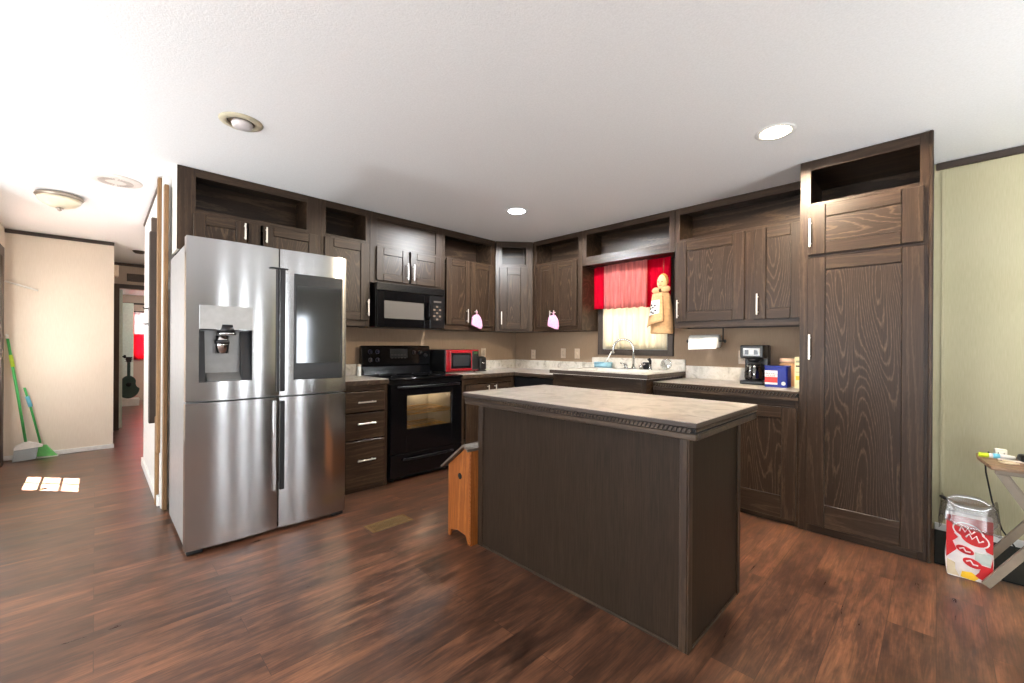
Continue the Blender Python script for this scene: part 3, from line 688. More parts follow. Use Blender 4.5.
b = MB(org); b.box(TX0+.012, TX1-.004, TY0+.003, TY0+.03, .862, .8868, 'oak_trim', .004, 2).box(TX1-.03, TX1-.002, TY0+.03, TY1-.03, .862, .8868, 'oak_trim', .004, 2).box(TX0+.012, TX1-.004, TY1-.03, TY1-.003, .862, .8868, 'oak_trim', .004, 2).box(TX0+.002, TX0+.03, TY0+.03, TY1-.03, .862, .8868, 'oak_trim', .004, 2); b.build('edge_moulding', isl)

# ------------------------------------------------------------------ fridge
fr = thing('refrigerator', 'large four-door stainless steel refrigerator with ice dispenser and screen', 'refrigerator', (-2.965, .36, 0), PI/2)
FW = .915
b = MB(); b.box(.006, FW-.006, .09, .745, .035, 1.785, 'stainless_side', .006, 2); b.build('case', fr)
b = MB(); b.box(.02, FW-.02, .10, .16, .004, .034, 'dark_slot').box(.02, FW-.02, .55, .7, .004, .034, 'dark_slot').box(.03, FW-.03, .10, .13, .034, .05, 'dark_slot'); b.build('base', fr)
for xx in (.01, FW-.09):
    MB().box(xx, xx+.08, .02, .12, .001, .0285, 'dark_metal', .008, 2).build('foot', fr)
for xx in (.02, FW-.12): MB().box(xx, xx+.10, .05, .16, 1.786, 1.822, 'white_plastic', .01, 2).build('hinge_cover', fr)
BUL = .013
def fridge_door(x0, x1, z0, z1, hole=None):
    b = MB(); bm = b.bm; xc = (x0+x1)/2; hw = (x1-x0)/2; R = .006
    yf = lambda x: BUL*((x-xc)/hw)**2
    xs = [x0+(x1-x0)*i/28 for i in range(29)]
    if hole: xs = sorted(set([x for x in xs if min(abs(x-hole[0]), abs(x-hole[1])) > .004]+[hole[0], hole[1]]))
    zs = [z0, z1] if not hole else [z0, hole[2], hole[3], z1]
    i_ = b.mi('stainless'); G = [[bm.verts.new((x, yf(x), z)) for z in zs] for x in xs]
    for i in range(len(xs)-1):
        for j in range(len(zs)-1):
            if hole and j == 1 and xs[i] >= hole[0]-1e-6 and xs[i+1] <= hole[1]+1e-6: continue
            f = bm.faces.new((G[i][j], G[i+1][j], G[i+1][j+1], G[i][j+1])); f.smooth = True; f.material_index = i_
    # rim: rounded edge and sides as separate faces
    yb = .078; loop = [(x, yf(x)) for x in xs]
    side = [(x0, yb)]+loop+[(x1, yb)]
    m2 = b.mi('stainless_side')
    for z in (z0, z1):
        vsq = [bm.verts.new((x, y, z)) for x, y in side]; f = bm.faces.new(vsq); f.material_index = m2
    for x in (x0, x1):
        vv = [bm.verts.new(p) for p in ((x, yf(x), z0), (x, yb, z0), (x, yb, z1), (x, yf(x), z1))]; f = bm.faces.new(vv); f.material_index = i_
    vv = [bm.verts.new(p) for p in ((x0, yb, z0), (x1, yb, z0), (x1, yb, z1), (x0, yb, z1))]; bm.faces.new(vv).material_index = m2
    bmesh.ops.recalc_face_normals(bm, faces=[f for f in bm.faces])
    return b.build('door', fr)
mid = .4785
HX0, HX1, HZ0, HZ1 = .062, .327, .987, 1.292
dUL = fridge_door(.002, mid-.004, .877, 1.82, (HX0, HX1, HZ0, HZ1))
dUR = fridge_door(mid+.004, FW-.002, .877, 1.82)
dLL = fridge_door(.002, mid-.004, .03, .866)
dLR = fridge_door(mid+.004, FW-.002, .03, .866)
# handles: dark finger channels at the meeting edges
MB().box(mid+.006, mid+.034, -.004, .03, .905, 1.69, 'dark_metal', .004, 2).build('handle', dUR)
MB().box(mid+.006, mid+.034, -.004, .03, .275, .845, 'dark_metal', .004, 2).build('handle', dLR)
MB().box(mid-.036, mid-.014, -.005, .03, .275, .85, 'stainless', .004, 2).build('handle', dLL)
MB().box(mid-.014, mid-.006, -.002, .03, .905, 1.69, 'dark_metal', .002).build('handle', dUL)
MB().box(mid-.055, mid+.05, -.006, .03, 1.688, 1.697, 'dark_metal', .002).build('handle_cap', dUR)
# dispenser
b = MB(); D0 = .066; t = .003
b.box(HX0, HX1, .064, .069, HZ0, HZ1, 'dispenser_grey').box(HX0-.001, HX0+t, .004, .066, HZ0, HZ1, 'dark_metal').box(HX1-t, HX1+.001, .004, .066, HZ0, HZ1, 'dark_metal').box(HX0, HX1, .004, .066, HZ0-.001, HZ0+t, 'dark_metal').box(HX0, HX1, .004, .066, HZ1-t, HZ1+.001, 'dark_metal')
b.prism([(.004, HZ0+.003), (.062, HZ0+.003), (.062, HZ0+.05)], 'x', HX0+.04, HX1-.05, 'dispenser_grey')
b.prism([(.006, HZ0+.004), (.062, HZ0+.004), (.062, HZ1-.01), (.045, HZ1-.01)], 'x', HX0+.003, HX0+.03, 'dark_metal')
b.prism([(.006, HZ0+.004), (.062, HZ0+.004), (.062, HZ1-.01), (.045, HZ1-.01)], 'x', HX1-.055, HX1-.003, 'dark_metal')
ds = b.build('dispenser', dUL)
MB().box(HX0, HX1, -.002, .0025, HZ1+.002, 1.432, 'stainless_side', .001).build('control_panel', ds)
b = MB(); nx = HX0+.115
b.lathe([(.046, 0), (.046, .022), (.042, .05)], (nx+.02, .03, HZ1-.02), 'dark_metal', 20).lathe([(.05, 0), (.05, .012)], (nx+.02, .03, HZ1-.03), 'chrome', 20)
b.build('ice_chute', ds)
b = MB(); b.lathe([(.0, -.005), (.034, -.005), (.036, .05), (.036, .10)], (nx, .036, HZ1-.135), 'chrome', 20).lathe([(.038, 0), (.038, .025)], (nx, .036, HZ1-.085), 'dark_metal', 20); b.build('water_nozzle', ds)
# screen
b = MB(); b.box(.565, .883, -.005, .012, .975, 1.672, 'screen_frame', .003, 2); sc = b.build('touch_screen', dUR)
MB().box(.578, .868, -.0062, -.0055, 1.085, 1.595, 'screen_glass').build('display', sc)

# ------------------------------------------------------------------ range
rg = thing('range', 'black freestanding electric range with a windowed oven door, lit inside', 'oven', (-3.31, 1.806, 0), PI/2)
RW = .78
b = MB(); t = .02
b.box(.003, .003+t, .03, .60, .03, .895, 'appliance_black_satin').box(RW-.003-t, RW-.003, .03, .60, .03, .895, 'appliance_black_satin').box(.023, RW-.023, .58, .60, .03, .895, 'appliance_black_satin').box(.023, RW-.023, .03, .58, .03, .05, 'appliance_black_satin')
b.box(.023, RW-.023, .03, .045, .24, .30, 'appliance_black_satin').box(.023, RW-.023, .03, .045, .82, .895, 'appliance_black_satin')
b.build('body', rg)
b = MB(); b.box(.023, RW-.023, .05, .56, .30, .31, 'oven_interior').box(.023, RW-.023, .56, .578, .30, .82, 'oven_interior').box(.024, .034, .05, .56, .31, .82, 'oven_interior').box(RW-.034, RW-.024, .05, .56, .31, .82, 'oven_interior').box(.034, RW-.034, .05, .56, .80, .82, 'oven_interior'); ov = b.build('oven_cavity', rg)
b = MB()
for z in (.42, .58):
    for k in range(13): b.tube([(.04+.058*k, .08, z), (.04+.058*k, .54, z)], .0045, 'oven_rack', 6)
    for y in (.08, .31, .54): b.tube([(.036, y, z-.004), (RW-.036, y, z-.004)], .006, 'oven_rack', 6)
b.build('oven_rack', ov)
b = MB(); b.ball((RW-.09, .52, .76), .022, 'oven_bulb'); b.build('oven_lamp', ov); lamp('oven_bulb_light', 'POINT', (-3.76, 1.806+RW-.15, .74), 2.2, (1, .93, .82), shadow_soft_size=.02)
WX0, WX1, WZ0, WZ1 = .165, .652, .458, .757
b = MB(); fy = (0, .028)
b.box(.004, WX0, 0, .028, .255, .862, 'appliance_black', .003).box(WX1, RW-.004, 0, .028, .255, .862, 'appliance_black', .003).box(WX0, WX1, 0, .028, .255, WZ0, 'appliance_black').box(WX0, WX1, 0, .028, WZ1, .862, 'appliance_black')
d = b.build('oven_door', rg)
MB().box(WX0, WX1, .004, .008, WZ0, WZ1, 'oven_pane').build('window', d)
b = MB(); hp = [(.06+.66*i/16, -.032-.012*math.sin(PI*i/16), .838) for i in range(17)]; b.tube(hp, .0115, 'appliance_black_satin', 10); b.tube([(.075, -.03, .838), (.075, 0, .838)], .01, 'appliance_black_satin', 8).tube([(.705, -.03, .838), (.705, 0, .838)], .01, 'appliance_black_satin', 8); b.build('handle', d)
d = MB().box(.004, RW-.004, 0, .028, .055, .248, 'appliance_black', .004).build('storage_drawer', rg)
b = MB(); b.tube([(.12+.54*i/12, -.018-.008*math.sin(PI*i/12), .198) for i in range(13)], [.008+.004*math.sin(PI*i/12) for i in range(13)], 'appliance_black_satin', 10); b.box(.13, .15, -.016, .001, .19, .206, 'appliance_black_satin').box(.63, .65, -.016, .001, .19, .206, 'appliance_black_satin'); b.build('handle', d)
for xx in (.06, RW-.09): MB().lathe([(.018, 0), (.018, .028)], (xx, .08, .001), 'black_plastic', 12).build('foot', rg)
b = MB(); b.box(0, RW, -.012, .575, .896, .918, 'appliance_black', .006, 2); ck = b.build('cooktop', rg)
for bx_, by_, br_ in ((.2, .15, .10), (.58, .15, .08), (.2, .42, .08), (.58, .42, .10)):
    MB().tube([(bx_+br_*math.cos(a*PI/16), by_+br_*math.sin(a*PI/16), .9188) for a in range(32)], .0014, 'dark_metal', 5, True).build('burner_mark', ck)
b = MB(); b.prism([(.52, .919), (.62, .919), (.62, 1.195), (.585, 1.2), (.572, 1.19), (.555, 1.01), (.57, 1.0)], 'x', .005, RW-.005, 'appliance_black', .006, 2); bgd = b.build('backguard', rg)
def bgy(z): return .555+.017*(z-1.01)/.18
for xx, zz in ((.09, 1.14), (.165, 1.14), (.09, 1.06), (.165, 1.06), (.575, 1.13), (.645, 1.13), (.715, 1.10)):
    b = MB(); yy = bgy(zz); b.lathe([(.022, 0), (.02, -.018), (.0, -.019)], (xx, yy, zz), 'appliance_black_satin', 16, 'y').box(xx-.003, xx+.003, yy-.024, yy-.017, zz-.018, zz+.018, 'chrome'); b.build('knob', bgd)
b = MB(); b.box(.30, .50, bgy(1.12)-.004, bgy(1.12)+.004, 1.055, 1.17, 'screen_frame', .002)
for k in range(5):
    for q in range(2): b.box(.315+.036*k, .335+.036*k, bgy(1.1)-.0055, bgy(1.1)-.001, 1.07+.03*q, 1.08+.03*q, 'dark_metal')
cp = b.build('control_panel', bgd)
MB().box(.385, .425, bgy(1.15)-.006, bgy(1.15)-.003, 1.138, 1.156, 'clock_green').build('clock', cp)

# ------------------------------------------------------------------ microwave over the range
mw = thing('microwave', 'black over-the-range microwave hung under the short cabinet', 'microwave', (-3.575, 1.812, 0), PI/2)
MWW = .75
b = MB(); b.box(.002, MWW-.002, .03, .385, 1.372, 1.781, 'black_plastic', .004).box(.002, MWW-.002, .005, .0295, 1.71, 1.781, 'appliance_black_satin', .004)
for k in range(5): b.box(.02, MWW-.02, .0, .006, 1.718+.012*k, 1.724+.012*k, 'appliance_black_satin')
b.build('case', mw)
b = MB(); DX1 = .565; wx0, wx1, wz0, wz1 = .075, .497, 1.455, 1.618
b.box(.003, wx0, 0, .029, 1.375, 1.706, 'appliance_black', .004).box(wx1, DX1, 0, .029, 1.375, 1.706, 'appliance_black', .004).box(wx0, wx1, 0, .029, 1.375, wz0, 'appliance_black').box(wx0, wx1, 0, .029, wz1, 1.706, 'appliance_black')
d = b.build('door', mw); MB().box(wx0, wx1, .004, .01, wz0, wz1, 'micro_window').build('window', d)
b = MB(); b.tube([(.535, -.005+(-.034 if 0 < i < 8 else 0), 1.46+.02*i) for i in range(9)], .011, 'appliance_black', 10); b.build('handle', d)
b = MB(); b.box(DX1+.003, MWW-.003, .0, .029, 1.375, 1.706, 'appliance_black_satin', .004).box(.61, .70, -.002, .002, 1.638, 1.655, 'micro_window')
for r in range(5):
    for q in range(3): b.box(.605+.034*q, .63+.034*q, -.0025, .001, 1.46+.032*r, 1.478+.032*r, 'socket_shade_and_keys' if (r+q) % 2 else 'dark_metal')
b.build('keypad', mw)

# ------------------------------------------------------------------ small things on the counters
rm = thing('microwave', 'small red countertop microwave right of the range', 'microwave', (-3.60, 2.60, .916), PI/2)
b = MB(); b.box(0, .44, .02, .335, .012, .245, 'black_plastic', .006).box(0, .44, .0, .0195, .012, .245, 'micro_red', .006, 2); b.build('case', rm)
for xx, yy in ((.03, .04), (.41, .04), (.03, .31), (.41, .31)): MB().lathe([(.012, 0), (.012, .013)], (xx, yy, 0), 'rubber_black', 10).build('foot', rm)
b = MB(); b.box(.03, .335, -.014, -.001, .03, .228, 'micro_red', .006, 2).box(.05, .32, -.0155, -.012, .045, .212, 'appliance_black', .002); d = b.build('door', rm)
MB().box(.075, .295, -.0165, -.0153, .07, .19, 'screen_frame').build('window', d)
b = MB(); b.box(.34, .43, -.012, -.001, .025, .23, 'black_plastic', .004).box(.36, .41, -.0135, -.011, .2, .22, 'clock_green')
for r in range(5):
    for q in range(3): b.box(.352+.026*q, .37+.026*q, -.014, -.011, .05+.027*r, .064+.027*r, 'dark_metal')
b.build('keypad', rm)
tb = thing('toaster', 'small black toaster tucked right of the red microwave', 'toaster', (-3.62, 3.07, .916), PI/2)
b = MB(); b.box(0, .11, 0, .25, .012, .165, 'black_plastic', .025, 4); b.build('body', tb)
MB().box(.025, .085, .03, .22, .1655, .168, 'dark_slot').build('slot', tb)
MB().box(.035, .075, -.012, .001, .09, .102, 'chrome', .003).build('lever', tb)
MB().box(.005, .105, .005, .245, .001, .0115, 'rubber_black').build('base', tb)
ss = thing('salt_shaker', 'white cylindrical salt shaker on the short counter left of the range', 'shaker', (-3.80, 1.75, .9155))
MB().lathe([(.0, 0), (.019, 0), (.02, .005), (.019, .085), (.017, .09)], (0, 0, 0), 'white_plastic', 18).build('body', ss)
MB().lathe([(.018, .0905), (.018, .105), (.012, .112), (0, .113)], (0, 0, 0), 'outlet_ivory', 18).build('cap', ss)

# coffee maker
cm = thing('coffee_maker', 'black drip coffee maker with glass carafe on the right counter', 'coffee maker', (-1.03, 3.66, .9155), 0)
b = MB(); b.box(-.085, .085, 0, .2, 0, .03, 'black_plastic', .008, 2); b.build('base', cm)
b = MB(); b.box(-.085, .085, .13, .2, .0305, .31, 'black_plastic', .008, 2).box(-.085, .085, .0, .1295, .205, .31, 'black_plastic', .012, 3).lathe([(.035, 0), (.055, .03)], (0, .06, .174), 'black_plastic', 18); b.build('body', cm)
b = MB(); b.box(-.06, .06, -.006, .001, .225, .285, 'stainless_side', .006, 2).box(-.048, -.018, -.008, -.004, .235, .272, 'appliance_black').box(.018, .048, -.008, -.004, .235, .272, 'appliance_black').box(-.012, .012, -.009, -.004, .24, .27, 'handle_nickel', .002); b.build('control_panel', cm)
cf = MB().lathe([(0, .001), (.058, .001), (.066, .02), (.066, .06), (.052, .105), (.045, .118), (.042, .118), (.049, .104), (.063, .06), (.063, .022), (.055, .004), (0, .004)], (0, .062, .031), 'carafe_glass', 24).build('carafe', cm)
MB().lathe([(0, .006), (.054, .006), (.061, .022), (.061, .055), (0, .055)], (0, .062, .031), 'coffee_glass', 24).build('coffee', cf)
MB().lathe([(.047, .119), (.047, .132), (.03, .138), (0, .138)], (0, .062, .031), 'black_plastic', 20).build('lid', cf)
b = MB(); b.tube([(0, .016, .15), (0, -.02, .148), (0, -.032, .12), (0, -.03, .07), (0, .0, .05)], [.008, .009, .009, .009, .008], 'chrome', 8).lathe([(.049, .105), (.05, .117), (.047, .117), (.047, .105), (.049, .105)], (0, .062, .031), 'chrome', 24, cap=False); b.build('handle', cf)

# coffee can (blue tub)
cc = thing('coffee_can', 'blue plastic coffee tub with a white and red label', 'can', (-.838, 3.61, .9155))
def rrect(hx, hy, r, n=5):
    P = []
    for cx, cy, a0 in ((hx-r, hy-r, 0), (-hx+r, hy-r, 90), (-hx+r, -hy+r, 180), (hx-r, -hy+r, 270)):
        for k in range(n+1):
            a = math.radians(a0+90*k/n); P.append((cx+r*math.cos(a), cy+r*math.sin(a)))
    return P
MB().prism(rrect(.075, .06, .018), 'z', 0, .145, 'can_blue', .004, 2).build('tub', cc)
MB().prism(rrect(.077, .062, .02), 'z', .1455, .158, 'can_blue', .003, 2).build('lid', cc)
b = MB(); b.box(-.07, .012, -.0612, -.0603, .02, .122, 'label_white').box(-.07, .012, -.0616, -.061, .034, .075, 'label_red'); lb = b.build('label', cc)
text_part('lettering', 'MAXWELL', .017, 'ink_navy', lb, (-.029, -.0618, .10), (PI/2, 0, 0))
text_part('lettering', 'HOUSE', .019, 'label_red', lb, (-.029, -.0618, .084), (PI/2, 0, 0))
MB().lathe([(.0, -.001), (.014, -.001), (.014, 0)], (.05, -.0603, .03), 'label_white', 16, 'y').build('seal', cc)
jr = thing('jar', 'tan jar with a peach lid behind the blue coffee tub', 'jar', (-.80, 3.76, .9155))
MB().lathe([(0, 0), (.058, 0), (.062, .006), (.062, .16), (.05, .178)], (0, 0, 0), 'jar_tan', 26).build('body', jr)
MB().lathe([(.06, .1785), (.06, .205), (.056, .21), (0, .21)], (0, 0, 0), 'jar_lid', 26).build('lid', jr)
bx = thing('food_box', 'pale cream carton standing against the pantry side', 'box', (-.695, 3.62, .9155))
MB().box(-.03, .03, -.05, .1, 0, .225, 'box_cream', .002).build('carton', bx)
b = MB(); b.box(-.022, .022, -.0506, -.0501, .185, .20, 'box_print').box(-.022, .015, -.0506, -.0501, .155, .165, 'ink_dark').box(-.022, .02, -.0506, -.0501, .115, .12, 'box_print').box(-.022, .02, -.0506, -.0501, .06, .09, 'bag_yellow'); b.build('print', bx)

# paper towels
pt = thing('paper_towel_holder', 'black paper towel bracket with a white roll under the right wall cabinet', 'paper towel', (-1.43, 3.82, 1.374))
b = MB(); z = -.115
b.box(.125, .145, -.03, .03, -.004, -.0005, 'black_plastic').tube([(.135, 0, -.004), (.135, 0, z+.004)], .006, 'black_plastic', 8).tube([(-.17, 0, z), (.16, 0, z)], .006, 'black_plastic', 8).lathe([(.014, -.006), (.014, .006)], (.15, 0, z), 'black_plastic', 12, 'x').lathe([(.016, -.006), (.016, .006)], (-.165, 0, z), 'black_plastic', 12, 'x')
b.build('bracket', pt)
MB().lathe([(.02, -.125), (.056, -.125), (.056, .12), (.02, .12)], (-.015, 0, z), 'paper_white', 28, 'x').build('roll', pt)
o = MB().grid(lambda u, v: (-.14+.245*u, -.0575+.012*v*(1-v)-.012*v*u, z-.01-.055*v-.012*(1-u)*v), 6, 6, 'paper_white').build('loose_sheet', pt); solid(o, .0015)

# outlets
def outlet(label, loc, rz, switch=False):
    o = thing('wall_switch' if switch else 'wall_outlet', label, 'switch' if switch else 'outlet', loc, rz)
    MB().box(-.036, .036, -.006, -.0005, -.058, .058, 'outlet_ivory', .003, 2).build('plate', o)
    if switch: MB().box(-.008, .008, -.016, -.006, -.014, .014, 'outlet_ivory', .002).build('toggle', o)
    else:
        for z in (-.022, .022):
            b = MB(); b.lathe([(0, -.0085), (.016, -.0085), (.017, -.006)], (0, 0, z), 'outlet_ivory', 14, 'y')
            for xx in (-.006, .006): b.box(xx-.0012, xx+.0012, -.009, -.008, z-.004, z+.006, 'socket_shade_and_keys')
            b.build('socket', o)
    return o
outlet('ivory outlet on the left wall just right of the toaster', (-3.974, 3.43, 1.115), PI/2)
outlet('ivory outlet near the room corner above the dishwasher', (-3.65, 3.999, 1.10), 0)
outlet('left one of the ivory pair beside the sink window', (-3.165, 3.999, 1.12), 0)
outlet('ivory switch beside the left edge of the sink window', (-2.96, 3.999, 1.12), 0, True)
outlet('ivory outlet half hidden behind the coffee maker', (-1.19, 3.999, 1.12), 0)
b = MB(); struct(b.box(-3.80, -3.78, 3.994, 3.9995, 1.03, 1.37, 'wall_tan', .001).build('trim_14'))

# ------------------------------------------------------------------ sink things
fa = thing('faucet', 'tall gooseneck chrome faucet behind the sink', 'faucet', (-2.16, 3.86, .9755))
b = MB(); pts = [(0, 0, .01), (0, 0, .2)]+[(-.105+.105*math.cos(a*PI/14), -.02*(1-math.cos(a*PI/14)), .2+.105*math.sin(a*PI/14)) for a in range(1, 15)]+[(-.21, -.04, .17)]
b.tube(pts, .011, 'chrome', 12).lathe([(.014, -.012), (.014, .0)], (-.21, -.04, .172), 'chrome', 12); b.build('spout', fa)
MB().lathe([(0, 0), (.10, 0), (.10, .006), (.03, .012), (.02, .03), (0, .03)], (0, 0, 0), 'chrome', 24, sy=.33).build('base_plate', fa)
for sx in (-1, 1):
    b = MB(); b.lathe([(.02, .006), (.018, .04), (.014, .05), (0, .052)], (sx*.085, 0, 0), 'chrome', 14).tube([(sx*.085, 0, .045), (sx*.14, -.02, .062)], [.008, .005], 'chrome', 8); b.build('lever', fa)
sp = thing('sink_sprayer', 'short chrome side sprayer right of the faucet', 'sprayer', (-1.985, 3.87, .9755))
MB().lathe([(0, 0), (.022, 0), (.02, .012), (.013, .02), (.012, .06)], (0, 0, 0), 'chrome', 14).build('base', sp)
MB().tube([(0, 0, .06), (0, 0, .09), (-.012, -.012, .115)], [.012, .014, .017], 'black_plastic', 12).build('head', sp)
cdy = thing('sponge_caddy', 'small black wire sponge caddy by the sprayer', 'caddy', (-2.065, 3.938, .9755))
b = MB()
for zz in (.004, .035, .065): b.tube([(-.04, -.02, zz), (.04, -.02, zz), (.04, .03, zz), (-.04, .03, zz)], .0025, 'black_plastic', 6, True)
for xx in (-.04, -.013, .013, .04):
    for yy in (-.02, .03): b.tube([(xx, yy, .003), (xx, yy, .065)], .002, 'black_plastic', 6)
b.build('basket', cdy); sg = MB().box(-.032, .032, -.014, .022, .007, .075, 'dark_metal', .006, 2).build('scrubber', cdy)
pl = thing('glass_plate', 'clear glass plate on edge leaning on the backsplash right of the sprayer', 'plate', (-1.86, 3.945, .9755))
o = MB().lathe([(0, 0), (.035, 0), (.055, .006), (.058, .012), (.055, .014), (.034, .006), (0, .006)], (0, -.02, .0595), 'clear_plate', 26, 'y').build('dish', pl); o.rotation_euler = (-.16, 0, 0)
tr = thing('dish_tub', 'light blue plastic tub with a dish brush at the left end of the sink', 'tub', (-2.53, 3.88, .9755))
b = MB(); o1 = rrect(.085, .05, .02); b.prism(o1, 'z', 0, .006, 'sponge_blue')
for i in range(len(o1)):
    p, q = o1[i], o1[(i+1) % len(o1)]; k = 1.06
    vv = [b.bm.verts.new(v) for v in ((p[0], p[1], .004), (q[0], q[1], .004), (q[0]*k, q[1]*k, .062), (p[0]*k, p[1]*k, .062))]; f = b.bm.faces.new(vv); b._fin(None, [f], 'sponge_blue', True)
solid(b.build('tub', tr), .003)
br = thing('dish_brush', 'white dish brush leaning out of the blue tub', 'brush', (-2.53, 3.88, .983))
MB().tube([(-.01, 0, .012), (.05, .02, .10), (.085, .03, .17)], [.007, .006, .008], 'white_plastic', 10).build('handle', br)
MB().lathe([(0, -.0005), (.02, 0), (.024, .02), (.012, .03)], (-.012, 0, 0), 'white_plastic', 14).build('bristles', br)

# ------------------------------------------------------------------ window dressing
def pleat(x0, x1, z0, z1, y, amp, n, mat, taper=0, nu=None, sag=0):
    nu = nu or n*10
    def fn(u, v):
        a = amp*(.45+.55*v)
        return (x0+(x1-x0)*u, y+a*math.sin(2*PI*n*u)+.3*a*math.sin(2*PI*n*2.3*u+1), z1+(z0-z1)*v+sag*math.sin(2*PI*n*u)*v)
    return MB().grid(fn, nu, 8, mat)
bl = tag(solid(pleat(-2.60, -1.87, 1.18, 2.045, 3.975, .016, 9, 'blind_cream').build('cafe_curtain'), .002), 'cream pleated cafe curtain hanging inside the sink window', 'curtain')
va = thing('valance_curtain', 'red valance with a sheer pink middle across the top of the sink window', 'curtain', (-2.25, 3.93, 2.09))
g = (-2.25, 3.93, 2.09)
MB(g).tube([(-2.70, 3.925, 2.085), (-1.80, 3.925, 2.085)], .006, 'white_plastic', 8).build('rod', va)
def pl2(x0, x1, z0, z1, y, amp, n, mat, nm, sag=0):
    m = pleat(x0, x1, z0, z1, y, amp, n, mat, sag=sag); m.org = Vector(g); return solid(m.build(nm, va), .002)
pl2(-2.69, -2.50, 1.612, 2.098, 3.912, .008, 2, 'valance_red', 'side_panel')
pl2(-2.06, -1.80, 1.60, 2.098, 3.912, .010, 3, 'valance_red', 'side_panel')
pl2(-2.53, -2.03, 1.605, 2.10, 3.885, .018, 6, 'valance_sheer', 'sheer_panel', .006)
# doll
dl = thing('cloth_doll', 'tan cloth doll in an apron hanging at the right side of the sink window', 'doll', (-1.83, 3.79, 1.33))
MB().lathe([(0, 0), (.105, .0), (.11, .01), (.106, .12), (.097, .25), (.078, .36), (.045, .41), (0, .42)], (0, 0, 0), 'doll_tan', 28, sy=.55).build('dress', dl)
b = MB(); b.ball((0, 0, .485), .06, 'doll_face', (.78, .7, 1.18), 20); hd = b.build('head', dl)
b = MB(); b.grid(lambda u, v: (.054*math.cos(PI*u)*math.cos(v*1.35)*1.0, .012-.005+.046*math.sin(v*1.2)*0+.018*math.cos(PI*2*u)*.2, .50+.05*math.sin(PI*u)*(.6+.4*v)), 12, 5, 'doll_hair'); b.ball((.004, .014, .50), .062, 'doll_hair', (.82, .62, 1.12), 16); b.build('hair', hd)
b = MB(); b.ball((-.02, -.038, .485), .006, 'ink_dark').ball((.018, -.038, .485), .006, 'ink_dark').ball((0, -.042, .47), .006, 'doll_tan').box(-.012, .012, -.043, -.036, .45, .453, 'doll_edge'); b.build('face', hd)
b = MB(); b.ball((-.042, -.03, .405), .04, 'doll_tan', (1.1, .5, .8), 14).ball((.048, -.03, .415), .042, 'doll_tan', (1.15, .5, .75), 14).ball((0, -.035, .405), .018, 'doll_edge', (1, .8, 1), 12).ball((-.02, -.03, .37), .022, 'doll_tan', (.6, .5, 1.6), 12); b.build('bow', dl)
def apron(u, v):
    th = math.radians(-158+92*u); z = .375-.29*v+.05*(u-.5)*v; r = .080+.052*v+.006
    return (r*math.cos(th), r*.62*math.sin(th)-.008, z)
ap = solid(MB().grid(apron, 12, 10, 'doll_tan').build('apron', dl), .004)
b = MB(); b.grid(lambda u, v: tuple(Vector(apron(.12+.7*u, .22+.46*v))+Vector((0, -.004, 0))), 8, 8, 'label_white')
for u, v in ((.3, .36), (.42, .45), (.34, .58), (.55, .4), (.6, .56), (.48, .63), (.25, .47)):
    p = apron(u, v); b.ball((p[0], p[1]-.006, p[2]), .0085, 'ink_dark', (1.3, .3, 1), 10)
b.build('print', ap)
b = MB(); b.tube([apron(u, v) for u, v in [(1, .1+.9*k/8) for k in range(9)]+[(1-k/8, 1) for k in range(1, 9)]], .003, 'doll_edge', 6); b.build('piping', ap)
MB().tube([(0, .02, .53), (.0, .03, .60), (0, .04, .73)], .0015, 'doll_edge', 6).build('hanging_string', dl)

# pink mitts on handles
def mitt(label, loc, rz):
    o = thing('oven_mitt', label, 'mitt', loc, rz, 'pink mitts hung on cabinet handles')
    out = [(1.45*a_, c_) for a_, c_ in [(-.030, -.03), (.012, -.022), (.03, -.05), (.046, -.09), (.052, -.15), (.045, -.185), (.02, -.182), (-.012, -.165), (-.045, -.15), (-.056, -.135), (-.052, -.09), (-.045, -.05)]]
    b = MB(); b.prism(out, 'y', -.014, .008, 'pink_fabric', .007, 3); b.build('pad', o)
    MB().tube([(-.006, -.003, -.026), (-.012, -.003, .0), (0, -.003, .016), (.008, -.003, .0), (.002, -.003, -.026)], .003, 'pink_fabric', 7).build('loop', o)
    return o
mitt('pink mitt hanging from the cabinet right of the black microwave', (-3.618, 3.022, 1.577), PI/2)
mitt('pink mitt hanging from the cabinet left of the sink window', (-3.02, 3.638, 1.577), 0)

# ------------------------------------------------------------------ birdhouse
bh = thing('birdhouse', 'orange pine birdhouse with a slanted roof at the left end of the island', 'birdhouse', (-2.083, 1.62, 0))
b = MB(); HW = .114; ax = .072
front = [(-HW, 0), (-HW+.018, 0), (-HW+.03, .045), (-.02, .06), (HW-.05, .05), (HW-.028, 0), (HW, 0), (HW, .565), (ax, .592), (-HW, .452)]
b.prism(front, 'y', -.012, .004, 'birdhouse_pine', .002)
b.prism([(-HW, .02), (-HW+.012, .02), (-HW+.012, .455), (-HW, .45)], 'y', .0045, .24, 'birdhouse_pine').prism([(HW-.012, .0), (HW, .0), (HW, .565), (HW-.012, .57)], 'y', .0045, .24, 'birdhouse_pine')
b.prism([(-HW, 0), (HW, 0), (HW, .565), (ax, .592), (-HW, .452)], 'y', .2405, .255, 'birdhouse_pine').box(-HW+.0125, HW-.0125, .0045, .24, .06, .072, 'birdhouse_pine'); b.build('body', bh)
b = MB(); b.lathe([(.0, -.0135), (.019, -.0135), (.019, -.0125)], (.006, 0, .40), 'dark_slot', 20, 'y'); b.build('entrance_hole', bh)
b = MB(); dx, dz = (ax+.0+HW), .592-.452; L = math.hypot(dx, dz); nx_, nz_ = -dz/L*.013, dx/L*.013
q0 = (-HW-.035, .452-.035*dz/dx+.002); q1 = (ax, .595)
